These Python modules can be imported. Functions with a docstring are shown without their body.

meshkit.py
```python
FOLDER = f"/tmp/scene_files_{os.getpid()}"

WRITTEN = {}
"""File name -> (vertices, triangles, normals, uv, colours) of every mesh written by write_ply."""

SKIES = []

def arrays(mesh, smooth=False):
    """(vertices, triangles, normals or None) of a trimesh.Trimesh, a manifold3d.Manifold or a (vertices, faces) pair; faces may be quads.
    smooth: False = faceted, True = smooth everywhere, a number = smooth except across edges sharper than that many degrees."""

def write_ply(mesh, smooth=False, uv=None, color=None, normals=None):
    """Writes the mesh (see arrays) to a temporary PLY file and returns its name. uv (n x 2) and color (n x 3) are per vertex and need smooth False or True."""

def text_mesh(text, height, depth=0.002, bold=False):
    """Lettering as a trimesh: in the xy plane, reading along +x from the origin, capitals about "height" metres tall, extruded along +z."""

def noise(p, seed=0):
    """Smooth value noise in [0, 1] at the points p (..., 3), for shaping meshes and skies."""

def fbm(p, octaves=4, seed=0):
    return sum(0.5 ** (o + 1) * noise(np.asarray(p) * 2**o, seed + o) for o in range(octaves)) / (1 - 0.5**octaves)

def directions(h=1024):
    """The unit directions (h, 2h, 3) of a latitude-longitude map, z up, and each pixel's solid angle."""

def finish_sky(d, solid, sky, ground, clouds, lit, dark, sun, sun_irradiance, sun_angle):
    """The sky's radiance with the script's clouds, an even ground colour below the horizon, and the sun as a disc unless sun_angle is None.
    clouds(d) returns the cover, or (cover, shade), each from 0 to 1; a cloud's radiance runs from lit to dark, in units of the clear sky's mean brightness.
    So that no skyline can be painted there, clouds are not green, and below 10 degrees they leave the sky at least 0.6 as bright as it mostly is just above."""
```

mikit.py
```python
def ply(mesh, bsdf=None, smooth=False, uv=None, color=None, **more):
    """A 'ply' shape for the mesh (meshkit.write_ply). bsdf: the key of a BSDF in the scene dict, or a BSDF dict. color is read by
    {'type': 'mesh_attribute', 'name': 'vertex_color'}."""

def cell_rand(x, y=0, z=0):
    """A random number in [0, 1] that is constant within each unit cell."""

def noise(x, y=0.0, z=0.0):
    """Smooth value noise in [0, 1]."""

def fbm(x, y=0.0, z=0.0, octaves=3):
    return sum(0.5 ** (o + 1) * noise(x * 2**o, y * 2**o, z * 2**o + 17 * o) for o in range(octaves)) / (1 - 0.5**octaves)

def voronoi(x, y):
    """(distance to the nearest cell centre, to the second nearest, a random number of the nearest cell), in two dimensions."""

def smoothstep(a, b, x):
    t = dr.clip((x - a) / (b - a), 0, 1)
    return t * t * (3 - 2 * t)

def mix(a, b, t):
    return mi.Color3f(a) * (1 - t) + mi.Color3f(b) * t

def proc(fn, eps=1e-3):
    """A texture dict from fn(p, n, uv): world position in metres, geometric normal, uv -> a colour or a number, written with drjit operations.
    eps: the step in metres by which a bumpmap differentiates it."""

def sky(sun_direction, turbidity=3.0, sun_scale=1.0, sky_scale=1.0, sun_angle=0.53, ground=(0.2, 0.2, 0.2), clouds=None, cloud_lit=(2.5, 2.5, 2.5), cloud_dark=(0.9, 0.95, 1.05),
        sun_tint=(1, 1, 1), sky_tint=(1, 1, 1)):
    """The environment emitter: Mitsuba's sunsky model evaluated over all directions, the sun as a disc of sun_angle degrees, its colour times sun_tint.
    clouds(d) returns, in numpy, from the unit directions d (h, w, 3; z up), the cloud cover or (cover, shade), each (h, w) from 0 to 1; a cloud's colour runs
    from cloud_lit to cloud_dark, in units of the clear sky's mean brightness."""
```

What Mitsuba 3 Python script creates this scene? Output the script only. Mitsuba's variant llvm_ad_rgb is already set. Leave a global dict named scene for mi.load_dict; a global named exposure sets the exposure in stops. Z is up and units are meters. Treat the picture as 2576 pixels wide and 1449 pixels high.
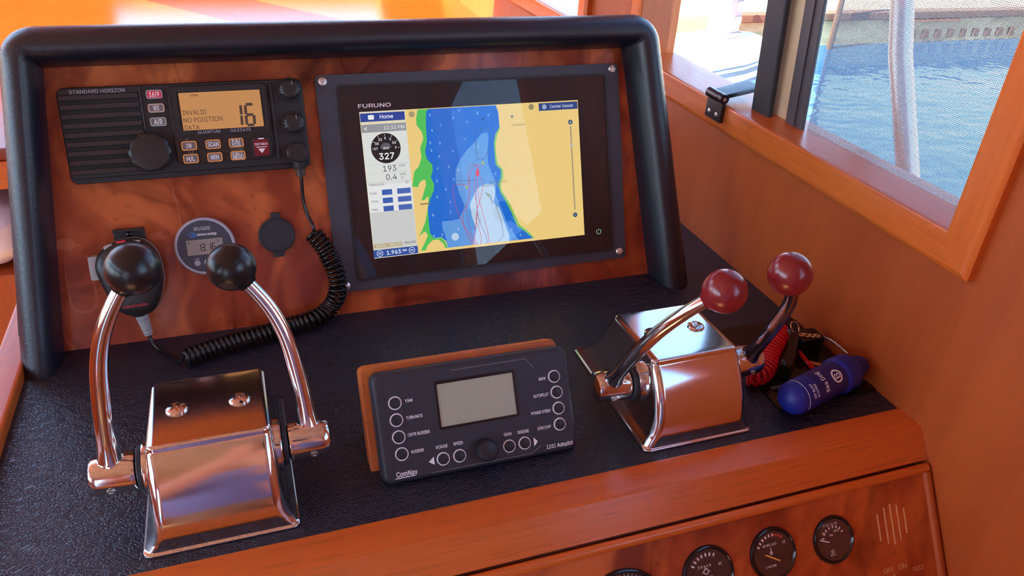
import math, random, numpy as np, trimesh, mitsuba as mi, drjit as dr, manifold3d as m3, shapely.geometry as sg
import mikit, meshkit
from mikit import noise, fbm, smoothstep, mix, voronoi
T4 = mi.ScalarTransform4f
random.seed(4)
rng = np.random.default_rng(4)
scene, labels = {'type': 'scene'}, {}

# ---------------------------------------------------------------- camera, sky, sun, exposure
CAM = np.array([-0.2534, -0.7584, 0.4850])
FWD = np.array([0.3033, 0.8052, -0.5095]); UP = np.array([0.1248, 0.4965, 0.8590])
scene['camera'] = {'type': 'perspective', 'fov': 2 * math.degrees(math.atan(1288 / 1945.34)), 'fov_axis': 'x', 'near_clip': 0.02, 'far_clip': 400.0,
                   'to_world': T4().look_at(origin=CAM.tolist(), target=(CAM + FWD).tolist(), up=UP.tolist())}
SUN = (-0.62, -0.15, 0.77)
scene['sky'] = mikit.sky(SUN, turbidity=2.0, sun_scale=1.0, sky_scale=1.0, ground=(0.22, 0.22, 0.20), sky_tint=(1.06, 0.99, 0.92), sun_tint=(1.0, 0.95, 0.86))
exposure = 5.02
SCREEN = 0.95 / 2.0 ** exposure            # a lit screen's white, chosen against the exposure

# ---------------------------------------------------------------- helpers
def lin(r, g, b):
    c = np.array([r, g, b]) / 255.0
    return [float(x) for x in np.where(c <= 0.04045, c / 12.92, ((c + 0.055) / 1.055) ** 2.4)]

def key(name):
    if name not in scene and name not in labels: return name
    k = 1
    while f'{name}_{k:03d}' in scene or f'{name}_{k:03d}' in labels: k += 1
    return f'{name}_{k:03d}'

def has(name): return any(k == name or k.startswith(name + '__') for k in list(scene) + list(labels))

def thing(name, label, cat, group=None):
    k = key(name)
    labels[k] = {'label': label, 'category': cat}
    if group: labels[k]['group'] = group
    return k

def mk(m):
    if isinstance(m, m3.Manifold):
        a = m.to_mesh(); m = trimesh.Trimesh(np.array(a.vert_properties)[:, :3], np.array(a.tri_verts), process=False)
    return m

def cat(ms): return trimesh.util.concatenate([mk(m) for m in ms])

def xf(m, M=None):
    m = mk(m).copy()
    if M is not None: m.apply_transform(M)
    return m

def part(name, m, mat, parent=None, M=None, smooth=30, label=None, kind=None, **kw):
    k = key((parent + '__' if parent else '') + name)
    scene[k] = mikit.ply(xf(m, M), mat, smooth=smooth, **kw)
    if label or kind:
        labels[k] = {}
        if label: labels[k]['label'] = label
        if kind: labels[k]['kind'] = kind
    return k

def solo(name, m, mat, label, cat_, group=None, **kw):
    k = part(name, m, mat, **kw)
    labels[k] = {'label': label, 'category': cat_}
    if group: labels[k]['group'] = group
    return k

def struct(name, m, mat, label=None, **kw):
    k = part(name, m, mat, kind='structure', **kw)
    if label: labels[k]['label'] = label
    return k

def frame(o, x, y, z):
    M = np.eye(4); M[:3, 0], M[:3, 1], M[:3, 2], M[:3, 3] = x, y, z, o
    return M

def off(x=0, y=0, z=0):
    M = np.eye(4); M[:3, 3] = (x, y, z); return M

def rotm(axis, deg): return trimesh.transformations.rotation_matrix(math.radians(deg), axis)

def loft(rings, cap0=True, cap1=True, closed=True):
    n = len(rings[0]); V = np.vstack(rings); F = []
    for i in range(len(rings) - 1):
        a, b = i * n, (i + 1) * n
        for j in range(n if closed else n - 1):
            k = (j + 1) % n
            F += [[a + j, a + k, b + k], [a + j, b + k, b + j]]
    for on, r, flip in ((cap0, 0, True), (cap1, len(rings) - 1, False)):
        if on:
            c = len(V); V = np.vstack([V, rings[r].mean(0)])
            for j in range(n):
                k = (j + 1) % n
                F.append([c, r * n + k, r * n + j] if flip else [c, r * n + j, r * n + k])
    m = trimesh.Trimesh(V, np.array(F), process=False)
    return m

def rrect(w, h, r, seg=6):
    r = max(min(r, w / 2 - 1e-6, h / 2 - 1e-6), 1e-6); P = []
    for cx, cy, a0 in ((w / 2 - r, h / 2 - r, 0), (-w / 2 + r, h / 2 - r, 90), (-w / 2 + r, -h / 2 + r, 180), (w / 2 - r, -h / 2 + r, 270)):
        for a in np.linspace(a0, a0 + 90, seg + 1): P.append((cx + r * math.cos(math.radians(a)), cy + r * math.sin(math.radians(a))))
    return np.array(P)

def slab(w, h, d, r=0.002, bev=0.0008, seg=5, both=False, at=(0, 0, 0)):
    """Rounded rectangle in xy, from z=0 to d, with its upper (and lower) edge eased."""
    prof = ([(0, bev), (bev, 0)] if both else [(0, 0)]) + [(d - bev, 0), (d - 0.35 * bev, 0.3 * bev), (d, bev)]
    rings = [np.column_stack([rrect(w - 2 * i, h - 2 * i, r - i * 0.5 if r > i else 1e-5, seg), np.full(4 * (seg + 1), z)]) for z, i in prof]
    m = loft(rings); m.apply_translation(at); return m

def box(x0, x1, y0, y1, z0, z1, bev=0.0):
    if bev:
        m = slab(x1 - x0, y1 - y0, z1 - z0, bev, bev, 3, True, ((x0 + x1) / 2, (y0 + y1) / 2, z0)); return m
    m = trimesh.creation.box((x1 - x0, y1 - y0, z1 - z0)); m.apply_translation(((x0 + x1) / 2, (y0 + y1) / 2, (z0 + z1) / 2)); return m

def quad(P): return trimesh.Trimesh(np.array(P, float), [[0, 1, 2], [0, 2, 3]], process=False)
def quad_x(x, y0, y1, z0, z1): return quad([(x, y0, z0), (x, y1, z0), (x, y1, z1), (x, y0, z1)])
def quad_y(y, x0, x1, z0, z1): return quad([(x0, y, z0), (x1, y, z0), (x1, y, z1), (x0, y, z1)])
def quad_z(z, x0, x1, y0, y1): return quad([(x0, y0, z), (x1, y0, z), (x1, y1, z), (x0, y1, z)])
def disc(r, z, n=40):
    a = np.linspace(0, 2 * np.pi, n, endpoint=False); V = np.vstack([np.column_stack([r * np.cos(a), r * np.sin(a), np.full(n, z)]), [[0, 0, z]]])
    return trimesh.Trimesh(V, [[n, i, (i + 1) % n] for i in range(n)], process=False)

def lathe(prof, n=40, at=(0, 0, 0)):
    """prof: (radius, z) from the bottom up, about z."""
    a = np.linspace(0, 2 * np.pi, n, endpoint=False)
    m = loft([np.column_stack([max(r, 1e-6) * np.cos(a), max(r, 1e-6) * np.sin(a), np.full(n, z)]) for r, z in prof]); m.apply_translation(at); return m

def puck(r, h, bev=0.001, n=40, at=(0, 0, 0)): return lathe([(r, 0), (r, h - bev), (r - 0.3 * bev, h - 0.3 * bev), (r - bev, h)], n, at)

def ringm(r0, r1, z0, z1, n=40, at=(0, 0, 0)):
    a = np.linspace(0, 2 * np.pi, n, endpoint=False)
    m = loft([np.column_stack([r * np.cos(a), r * np.sin(a), np.full(n, z)]) for r, z in ((r0, z0), (r1, z0), (r1, z1), (r0, z1), (r0, z0))], False, False); m.apply_translation(at); return m

def torus(R, r, n=40, k=10, at=(0, 0, 0)):
    a = np.linspace(0, 2 * np.pi, n, endpoint=False); rings = []
    for b in np.linspace(0, 2 * np.pi, k + 1): rings.append(np.column_stack([(R + r * np.cos(b)) * np.cos(a), (R + r * np.cos(b)) * np.sin(a), np.full(n, r * np.sin(b))]))
    m = loft(rings, False, False); m.apply_translation(at); return m

def tube(P, r, n=10, r2=None, ref=None, cap=True):
    """Sweep along P; r (and r2 across) may vary along the path."""
    P = np.asarray(P, float); t = np.gradient(P, axis=0); t /= np.linalg.norm(t, axis=1, keepdims=True)
    a = np.asarray(ref if ref is not None else ([0, 0, 1] if abs(t[0][2]) < 0.9 else [1, 0, 0]), float); rings = []
    r = np.broadcast_to(r, len(P)); r2 = r if r2 is None else np.broadcast_to(r2, len(P)); ang = np.linspace(0, 2 * np.pi, n, endpoint=False)
    for i in range(len(P)):
        a = a - t[i] * (a @ t[i]); a /= np.linalg.norm(a); b = np.cross(t[i], a)
        rings.append(P[i] + r[i] * np.cos(ang)[:, None] * a + r2[i] * np.sin(ang)[:, None] * b)
    return loft(rings, cap, cap)

def spline(pts, n=60):
    from scipy.interpolate import CubicSpline
    pts = np.asarray(pts, float); s = np.r_[0, np.cumsum(np.linalg.norm(np.diff(pts, axis=0), axis=1))]
    return CubicSpline(s, pts)(np.linspace(0, s[-1], n))

def resample(P, n):
    s = np.r_[0, np.cumsum(np.linalg.norm(np.diff(P, axis=0), axis=1))]; q = np.linspace(0, s[-1], n)
    return np.column_stack([np.interp(q, s, P[:, k]) for k in range(P.shape[1])])

def helix(path, R, pitch, per=14, r=0.0017, n=7, lead=0.0):
    s = np.r_[0, np.cumsum(np.linalg.norm(np.diff(path, axis=0), axis=1))]; L = s[-1]; N = int(L / pitch * per)
    P = resample(np.asarray(path), N); t = np.gradient(P, axis=0); t /= np.linalg.norm(t, axis=1, keepdims=True)
    a = np.array([0.3, -0.8, 0.5]); Q = []
    for i in range(N):
        a = a - t[i] * (a @ t[i]); a /= np.linalg.norm(a); b = np.cross(t[i], a); w = 2 * np.pi * i / per
        Q.append(P[i] + R * (math.cos(w) * a + math.sin(w) * b))
    return np.array(Q)

def poly(pts, d, z=0.0, hole=None):
    m = trimesh.creation.extrude_polygon(sg.Polygon(pts, hole).buffer(0), d, engine='earcut'); m.apply_translation((0, 0, z)); return m

def prism(prof, x0, x1):
    """A (y, z) profile extruded along x."""
    m = trimesh.creation.extrude_polygon(sg.Polygon(prof), x1 - x0, engine='earcut')
    M = frame((x0, 0, 0), (0, 1, 0), (0, 0, 1), (1, 0, 0)); m.apply_transform(M); return m

def text(s, h, at=(0, 0, 0), align='c', bold=False, wide=1.0, d=0.0002, fit=None):
    """Lettering h tall; fit: its width."""
    m = meshkit.text_mesh(s, h, d, bold); lo, hi = m.bounds
    k = fit / (hi[0] - lo[0]) if fit else wide
    m.apply_scale((k, 1, 1)); lo, hi = m.bounds
    m.apply_translation((at[0] - {'c': (lo[0] + hi[0]) / 2, 'l': lo[0], 'r': hi[0]}[align], at[1] - h / 2, at[2])); return m

def line(pts, w, d=0.0002, z=0.0):
    m = trimesh.creation.extrude_polygon(sg.LineString(pts).buffer(w / 2, cap_style=2, join_style=1), d, engine='earcut'); m.apply_translation((0, 0, z)); return m

def screwhead(r, h):
    """A domed cross-slot screw head about z."""
    dome = lathe([(r, 0), (r, 0.25 * h), (0.85 * r, 0.7 * h), (0.5 * r, 0.95 * h), (0.01 * r, h)], 28)
    M = m3.Manifold(m3.Mesh(np.asarray(dome.vertices, np.float32), np.asarray(dome.faces, np.uint32)))
    for a in (0, 90): M = M - m3.Manifold.cube((1.15 * r, 0.26 * r, h), True).translate((0, 0, 0.95 * h)).rotate((0, 0, a + 20))
    return mk(M)

# ---------------------------------------------------------------- frames
TILT = math.radians(20.7756); ST, CT = math.sin(TILT), math.cos(TILT)
PAN = frame((0, 0, 0), (1, 0, 0), (0, ST, CT), (0, -CT, ST))          # instrument panel: u right, v up, o out
FAS = frame((0, -0.366, -0.026), (1, 0, 0), (0, 0.555, 0.832), (0, -0.832, 0.555))   # lower gauge panel
AT, AR = 0.5555, -0.01
_u = np.array([math.cos(AR), math.sin(AR), 0]); _v = np.array([-math.sin(AR) * math.sin(AT), math.cos(AR) * math.sin(AT), math.cos(AT)])
APF = frame((-0.0893, -0.2823, 0.003), _u, _v, np.cross(_u, _v))      # autopilot face
def pan(u, v, o=0): return PAN[:3, 3] + PAN[:3, :3] @ np.array([u, v, o])

# ---------------------------------------------------------------- materials
def mat(name, d): scene[name] = d; return name
def princ(name, col, rough=0.5, **kw):
    return mat(name, {'type': 'twosided', 'bsdf': {'type': 'principled', 'base_color': col if isinstance(col, dict) else {'type': 'rgb', 'value': col}, 'roughness': rough, **kw}})
def bumped(name, col, rough, fn, scale, eps=3e-4, **kw):
    return mat(name, {'type': 'twosided', 'bsdf': {'type': 'bumpmap', 'arbitrary': mikit.proc(fn, eps), 'scale': scale,
               'bsdf': {'type': 'principled', 'base_color': col if isinstance(col, dict) else {'type': 'rgb', 'value': col}, 'roughness': rough, **kw}}})

def wood_fn(axis, base, dark, sc=1.0, pores=0.14):
    def fn(p, n, uv):
        a, b, c = ((p.x, p.y, p.z), (p.y, p.x, p.z), (p.z, p.x, p.y))[axis]
        g = fbm(a * 5 * sc, b * 120 * sc, c * 120 * sc, 3)
        w = fbm(a * 2.2 * sc + 3, b * 16 * sc, c * 16 * sc, 3)
        pore = smoothstep(0.62, 0.8, noise(a * 30 * sc, b * 700 * sc, c * 700 * sc))
        t = dr.clip(0.55 * g + 0.75 * w - 0.2, 0, 1)
        return mix(base, dark, t) * (1 - pores * pore)
    return mikit.proc(fn)

CH_L, CH_D = lin(228, 124, 54), lin(200, 94, 36)
def varnish(name, tex, alpha):
    return mat(name, {'type': 'twosided', 'bsdf': {'type': 'roughplastic', 'distribution': 'ggx', 'alpha': alpha, 'int_ior': 1.5, 'diffuse_reflectance': tex, 'nonlinear': False}})
varnish('wood_x', wood_fn(0, CH_L, CH_D), 0.06)
varnish('wood_trim', wood_fn(2, CH_L, CH_D, 1.0, 0.08), 0.07)
varnish('wood_shelf', wood_fn(0, lin(160, 70, 24), lin(130, 50, 16)), 0.04)
varnish('wood_y', wood_fn(1, CH_L, CH_D), 0.07)
varnish('wood_z', wood_fn(2, lin(206, 101, 38), lin(178, 77, 26), 0.5, 0.05), 0.2)
princ('wood_light', wood_fn(0, lin(205, 120, 58), lin(172, 88, 38)), 0.4, specular=0.4)

def burl_fn(base, mid, dark, wear):
    def fn(p, n, uv):
        s = p.z * 1.07; x = p.x
        wx = fbm(x * 9 + 5, s * 9, 0.0, 3) - 0.5; wy = fbm(x * 9 + 31, s * 9 + 7, 0.0, 3) - 0.5
        X, Y = x + 0.09 * wx, s + 0.09 * wy
        a = fbm(X * 26, Y * 16, 3.0, 4)
        swirl = 0.5 + 0.5 * dr.sin(170 * X + 26 * fbm(X * 20, Y * 12, 1.0, 3))
        t = dr.clip(2.4 * a - 0.95 + 0.30 * swirl, 0, 1)
        c = mix(base, mid, t)
        d1, d2, r = voronoi(x * 70 + 2 + 3 * wx, s * 70 + 3 * wy)
        eye = (1 - smoothstep(0.05, 0.26, d1)) * smoothstep(0.74, 0.86, r)
        blot = smoothstep(0.46, 0.74, fbm(X * 13 + 9, Y * 11 + 2, 5.0, 4))
        vein = 1 - smoothstep(0.0, 0.022, dr.abs(fbm(X * 12 + 40, Y * 6, 9.0, 3) - 0.5))
        c = mix(c, dark, dr.clip(0.25 * eye + 0.8 * blot + 0.25 * vein, 0, 1))
        if wear:   # peeled varnish: a few pale chips and hairlines
            for (u, v, ru, rv) in ((-0.442, 0.109, 0.018, 0.0065), (-0.350, 0.1085, 0.0085, 0.0055)):
                e = dr.sqrt(dr.square((p.x - u) / ru) + dr.square((s - v) / rv)) + 0.7 * (noise(p.x * 300, s * 300, 1.0) - 0.5)
                c = mix(c, lin(205, 130, 92), 0.55 * (1 - smoothstep(0.75, 0.95, e)))
            crack = 1 - smoothstep(0.0, 0.010, dr.abs(fbm(p.x * 14, s * 5, 8.0, 3) - 0.52))
            crack = crack * smoothstep(0.62, 0.75, noise(p.x * 9, s * 22, 2.0)) * (1 - smoothstep(0.15, 0.17, s))
            c = mix(c, lin(200, 130, 100), 0.5 * crack)
        return c
    return mikit.proc(fn)
varnish('burl', burl_fn(lin(146, 61, 38), lin(202, 110, 62), lin(88, 32, 22), True), 0.035)
varnish('burl_lower', burl_fn(lin(178, 78, 38), lin(216, 116, 56), lin(116, 42, 20), False), 0.08)

def leather(p, n, uv):
    w = fbm(p.x * 150, p.y * 220, p.z * 220, 4)
    d1, d2, r = voronoi(p.x * 300 + 2.5 * w + p.z * 200, p.y * 420 + 2.0 * w + p.z * 300)
    return 0.6 * w + 0.5 * smoothstep(0.0, 0.35, d2 - d1)
bumped('vinyl', lin(17, 25, 44), 0.34, leather, 0.0009, specular=0.9)
bumped('vinyl_pad', lin(20, 25, 36), 0.38, leather, 0.00016, specular=0.7)
mat('chrome', {'type': 'roughconductor', 'material': 'Al', 'alpha': 0.012, 'distribution': 'ggx', 'specular_reflectance': {'type': 'rgb', 'value': [0.80, 0.79, 0.78]}})
mat('steel', {'type': 'roughconductor', 'material': 'Al', 'alpha': 0.12, 'distribution': 'ggx', 'specular_reflectance': {'type': 'rgb', 'value': [0.85, 0.84, 0.82]}})
mat('brass', {'type': 'roughconductor', 'material': 'Cu', 'alpha': 0.15, 'distribution': 'ggx', 'specular_reflectance': {'type': 'rgb', 'value': [0.95, 0.95, 0.7]}})
princ('black_plastic', lin(34, 35, 39), 0.45)
princ('knob_black', lin(22, 22, 24), 0.3)
princ('lcd_ink', lin(92, 74, 56), 0.6)
princ('grille_black', lin(50, 50, 55), 0.4)
princ('black_gloss', lin(16, 16, 18), 0.12, clearcoat=0.5, clearcoat_gloss=0.95)
princ('black_satin', lin(38, 37, 37), 0.36)
princ('rubber', lin(44, 46, 52), 0.6)
princ('plate_grey', lin(66, 68, 78), 0.5)
princ('ap_black', lin(46, 46, 54), 0.5)
princ('dark_slot', lin(10, 10, 12), 0.6)
princ('gauge_face', lin(34, 30, 29), 0.5)
princ('gauge_face_brown', lin(62, 48, 42), 0.5)
princ('gauge_needle', lin(240, 205, 90), 0.5)
princ('print_white', lin(235, 235, 238), 0.6)
princ('print_grey', lin(150, 152, 158), 0.6)
princ('print_red', lin(190, 60, 70), 0.6)
princ('print_gold', lin(220, 170, 120), 0.6)
princ('print_blue', lin(70, 120, 185), 0.6)
princ('key_grey', lin(112, 108, 108), 0.5)
princ('key_red', lin(228, 60, 76), 0.45)
princ('distress_red', lin(120, 24, 34), 0.35)
princ('knob_red', lin(126, 27, 31), 0.24, clearcoat=0.8, clearcoat_gloss=0.95)
princ('coil_red', lin(200, 16, 36), 0.3, clearcoat=0.5, clearcoat_gloss=0.9)
princ('float_blue', lin(24, 40, 140), 0.45)
princ('float_navy', lin(30, 30, 105), 0.45)
princ('meter_grey', lin(64, 68, 80), 0.45)
princ('meter_rim', lin(172, 174, 184), 0.4)
princ('lcd_grey', lin(150, 148, 140), 0.25)
princ('lcd_green', lin(168, 180, 156), 0.18, clearcoat=0.6, clearcoat_gloss=0.98)
princ('light_grey', lin(160, 164, 164), 0.5)
princ('headliner', lin(226, 205, 170), 0.8)
princ('white_paint', lin(236, 236, 234), 0.4)
princ('cushion_white', lin(226, 222, 230), 0.85)
princ('alu_tan', lin(215, 188, 150), 0.45)
princ('alu_dark', lin(74, 72, 76), 0.5)
princ('mesh_wire', lin(140, 142, 150), 0.6)
princ('hinge_black', lin(24, 26, 34), 0.25, clearcoat=0.4, clearcoat_gloss=0.9)
princ('carpet', lin(176, 148, 116), 0.9)
mat('pane', {'type': 'thindielectric', 'int_ior': 1.5})
mat('coated_glass', {'type': 'thindielectric', 'int_ior': 1.31})
def lamp(col, k=1.0): return {'type': 'area', 'radiance': {'type': 'rgb', 'value': [float(SCREEN * k * c) for c in lin(*col)]}}
def glow(name, m, col, k=1.0, parent=None, M=None, **kw):
    return part(name, m, 'dark_slot', parent, M, emitter=lamp(col, k), **kw)

# ================================================================ THE SETTING
YF, YB, XL, XR, ZF, ZC = 1.75, -2.7, -1.95, 0.339, -1.05, 0.98
struct('floor', box(XL - .05, XR + .05, YB, YF, ZF - .04, ZF), 'carpet')
struct('ceiling', box(XL - .05, XR + .05, YB, 0.66, ZC, ZC + .04), 'headliner')
def wall_boxes(fixed, holes, lo, hi, z0, z1):
    """(a0, a1, z0, z1) pieces of a wall that leave the holes (a0, a1, z0, z1) open; the holes stand side by side."""
    out, a = [], lo
    for h0, h1, b0, b1 in sorted(holes):
        out.append((a, h0, z0, z1)); out.append((h0, h1, z0, b0)); out.append((h0, h1, b1, z1)); a = h1
    return out + [(a, hi, z0, z1)]
holes_r = [(-1.45, -0.60, 0.24, 0.88), (-0.335, 0.335, 0.164, 0.88), (0.515, 1.22, 0.164, 0.88)]
struct('wall_right', cat([box(XR, XR + .05, a, b, c, d) for a, b, c, d in wall_boxes(XR, holes_r, YB, YF, ZF, ZC)]), 'wood_z')
holes_l = [(-1.75, -0.95, 0.12, 0.88), (-0.85, 0.0, 0.10, 0.90), (0.1, 0.85, 0.10, 0.90), (0.95, 1.62, 0.12, 0.90)]
struct('wall_left', cat([box(XL - .05, XL, a, b, c, d) for a, b, c, d in wall_boxes(XL, holes_l, YB, YF, ZF, ZC)]), 'wood_z')
struct('wall_front', box(XL, XR, YF, YF + .05, ZF, 0.13), 'wood_x')
holes_f = [(-1.85, -0.70, 0.34, 1.36), (-0.56, 0.20, 0.06, 1.27)]
RAKE = frame((0, YF + .02, 0.10), (1, 0, 0), (0, -0.785, 0.6195), (0, -0.6195, -0.785))     # the raked windscreen: x across, y up the slope, z inwards
struct('wall_windscreen', cat([box(a, b, c, d, -.05, 0.0) for a, b, c, d in wall_boxes(0, holes_f, XL, XR, -0.02, 1.41)]), 'wood_x', M=RAKE)
holes_b = [(-1.85, -1.25, -0.95, 0.80)]
struct('wall_back', cat([box(a, b, YB - .05, YB, c, d) for a, b, c, d in wall_boxes(YB, holes_b, XL, XR, ZF, ZC)]), 'wood_x')
struct('overhead_console', prism([(0.66, ZC), (0.74, 0.64), (0.93, 0.64), (0.93, 0.71), (0.71, 0.90), (0.70, ZC)], -0.64, XR), 'wood_x', smooth=False)

def frame_loop(a0, a1, z0, z1, prof, place):
    """A mitred frame: prof = (inset from the outer edge, depth) closed loop, laid round a rectangle; place(a, z, depth) -> point."""
    rings = [np.array([place(a0 + i * sa if sa > 0 else a1 + i * sa, z0 + i * sz if sz > 0 else z1 + i * sz, d) for i, d in prof]) for sa, sz in ((1, 1), (1, -1), (-1, -1), (-1, 1), (1, 1))]
    m = loft(rings, False, False)
    if m.volume < 0: m.invert()
    return m
def frame_boards(win, a0, a1, z0, z1, prof, place, along):
    co = [(a0, z0, 1, 1), (a0, z1, 1, -1), (a1, z1, -1, -1), (a1, z0, -1, 1)]
    ring = [np.array([place(a + i * sa, z + i * sz, d) for i, d in prof]) for a, z, sa, sz in co]
    for j in range(4):
        m = loft([ring[j], ring[(j + 1) % 4]])
        if m.volume < 0: m.invert()
        struct(f'{win}__frame_board', m, along if j % 2 else 'wood_trim', smooth=40)
WPROF = [(0.0, 0.345), (0.0, 0.3305), (0.0035, 0.3275), (0.007, 0.327), (0.031, 0.327), (0.034, 0.3285), (0.0352, 0.332), (0.038, 0.392), (0.0, 0.392)]
place_r = lambda a, z, d: (d, a, z)
# window_1: the side window beside the helm, with its wooden frame, rubber post, tan and grey sliding tracks, panes and insect screen
frame_boards('window_1', -0.3385, 0.345, 0.1630, 0.89, WPROF, place_r, 'wood_y')
LEAN = np.eye(4); LEAN[1, 2], LEAN[1, 3] = 0.10, -0.019
part('post', box(0.352, 0.360, 0.0003, 0.037, 0.194, 0.86, 0.003), 'rubber', 'window_1', M=LEAN)
part('sliding_track', box(0.368, 0.373, -0.0166, 0.0160, 0.194, 0.86, 0.0015), 'alu_tan', 'window_1', M=LEAN)
part('screen_stile', cat([box(0.364, 0.369, -0.0488, -0.0168, 0.194, 0.86, 0.0015), box(0.3620, 0.3645, -0.036, -0.033, 0.194, 0.86)]), 'alu_dark', 'window_1', M=LEAN)
part('pane', quad_x(0.3800, 0.058, 0.31, 0.195, 0.86), 'pane', 'window_1')
part('pane', quad_x(0.3860, -0.303, -0.012, 0.195, 0.86), 'pane', 'window_1')
w, P0, P1, wires = 0.00017, 0.00165, 0.00165, []
for y in np.arange(-0.303, -0.046, P0): wires.append(trimesh.creation.box((2 * w, 2 * w, 0.66), off(0.3735, y, 0.527)))
for z in np.arange(0.197, 0.858, P1): wires.append(trimesh.creation.box((2 * w, 0.2565, 2 * w), off(0.3735, -0.1747, z)))
part('insect_screen', cat(wires), 'mesh_wire', 'window_1', kind='stuff', smooth=False, label='fine pale insect screen stretched across the side window')
frame_boards('window_2', 0.505, 1.23, 0.1630, 0.89, WPROF, place_r, 'wood_y')
part('pane', quad_x(0.3800, 0.54, 1.20, 0.195, 0.86), 'pane', 'window_2')
frame_boards('window_3', -1.46, -0.59, 0.23, 0.89, WPROF, place_r, 'wood_y')
part('pane', quad_x(0.3800, -1.43, -0.62, 0.26, 0.86), 'pane', 'window_3')
nw = 4
for a0, a1, b0, b1 in holes_l:
    struct(f'window_{nw}__frame', frame_loop(a0 - .02, a1 + .02, b0 - .02, b1 + .02, [(0, -.01), (0, .012), (.004, .015), (.03, .015), (.034, .01), (.036, -.05), (0, -.05)], lambda a, z, d: (XL + d, a, z)), 'wood_y', smooth=40)
    part('pane', quad_x(XL - .03, a0, a1, b0, b1), 'pane', f'window_{nw}'); nw += 1
for a0, a1, b0, b1 in holes_f:
    struct(f'window_{nw}__frame', frame_loop(a0 - .02, a1 + .02, b0 - .02, b1 + .02, [(0, -.01), (0, .012), (.004, .015), (.03, .015), (.034, .01), (.036, -.05), (0, -.05)], lambda a, z, d: (a, z, d)), 'wood_x', M=RAKE, smooth=40)
    part('pane', quad_z(-.03, a0, a1, b0, b1), 'pane', f'window_{nw}', M=RAKE); nw += 1
for a0, a1, b0, b1 in holes_b:
    struct(f'window_{nw}__frame', frame_loop(a0 - .02, a1 + .02, b0 - .02, b1 + .02, [(0, -.01), (0, .012), (.004, .015), (.03, .015), (.034, .01), (.036, -.05), (0, -.05)], lambda a, z, d: (a, YB + d, z)), 'wood_x', smooth=40)
    part('pane', quad_y(YB - .03, a0, a1, b0, b1), 'pane', f'window_{nw}'); nw += 1

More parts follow.
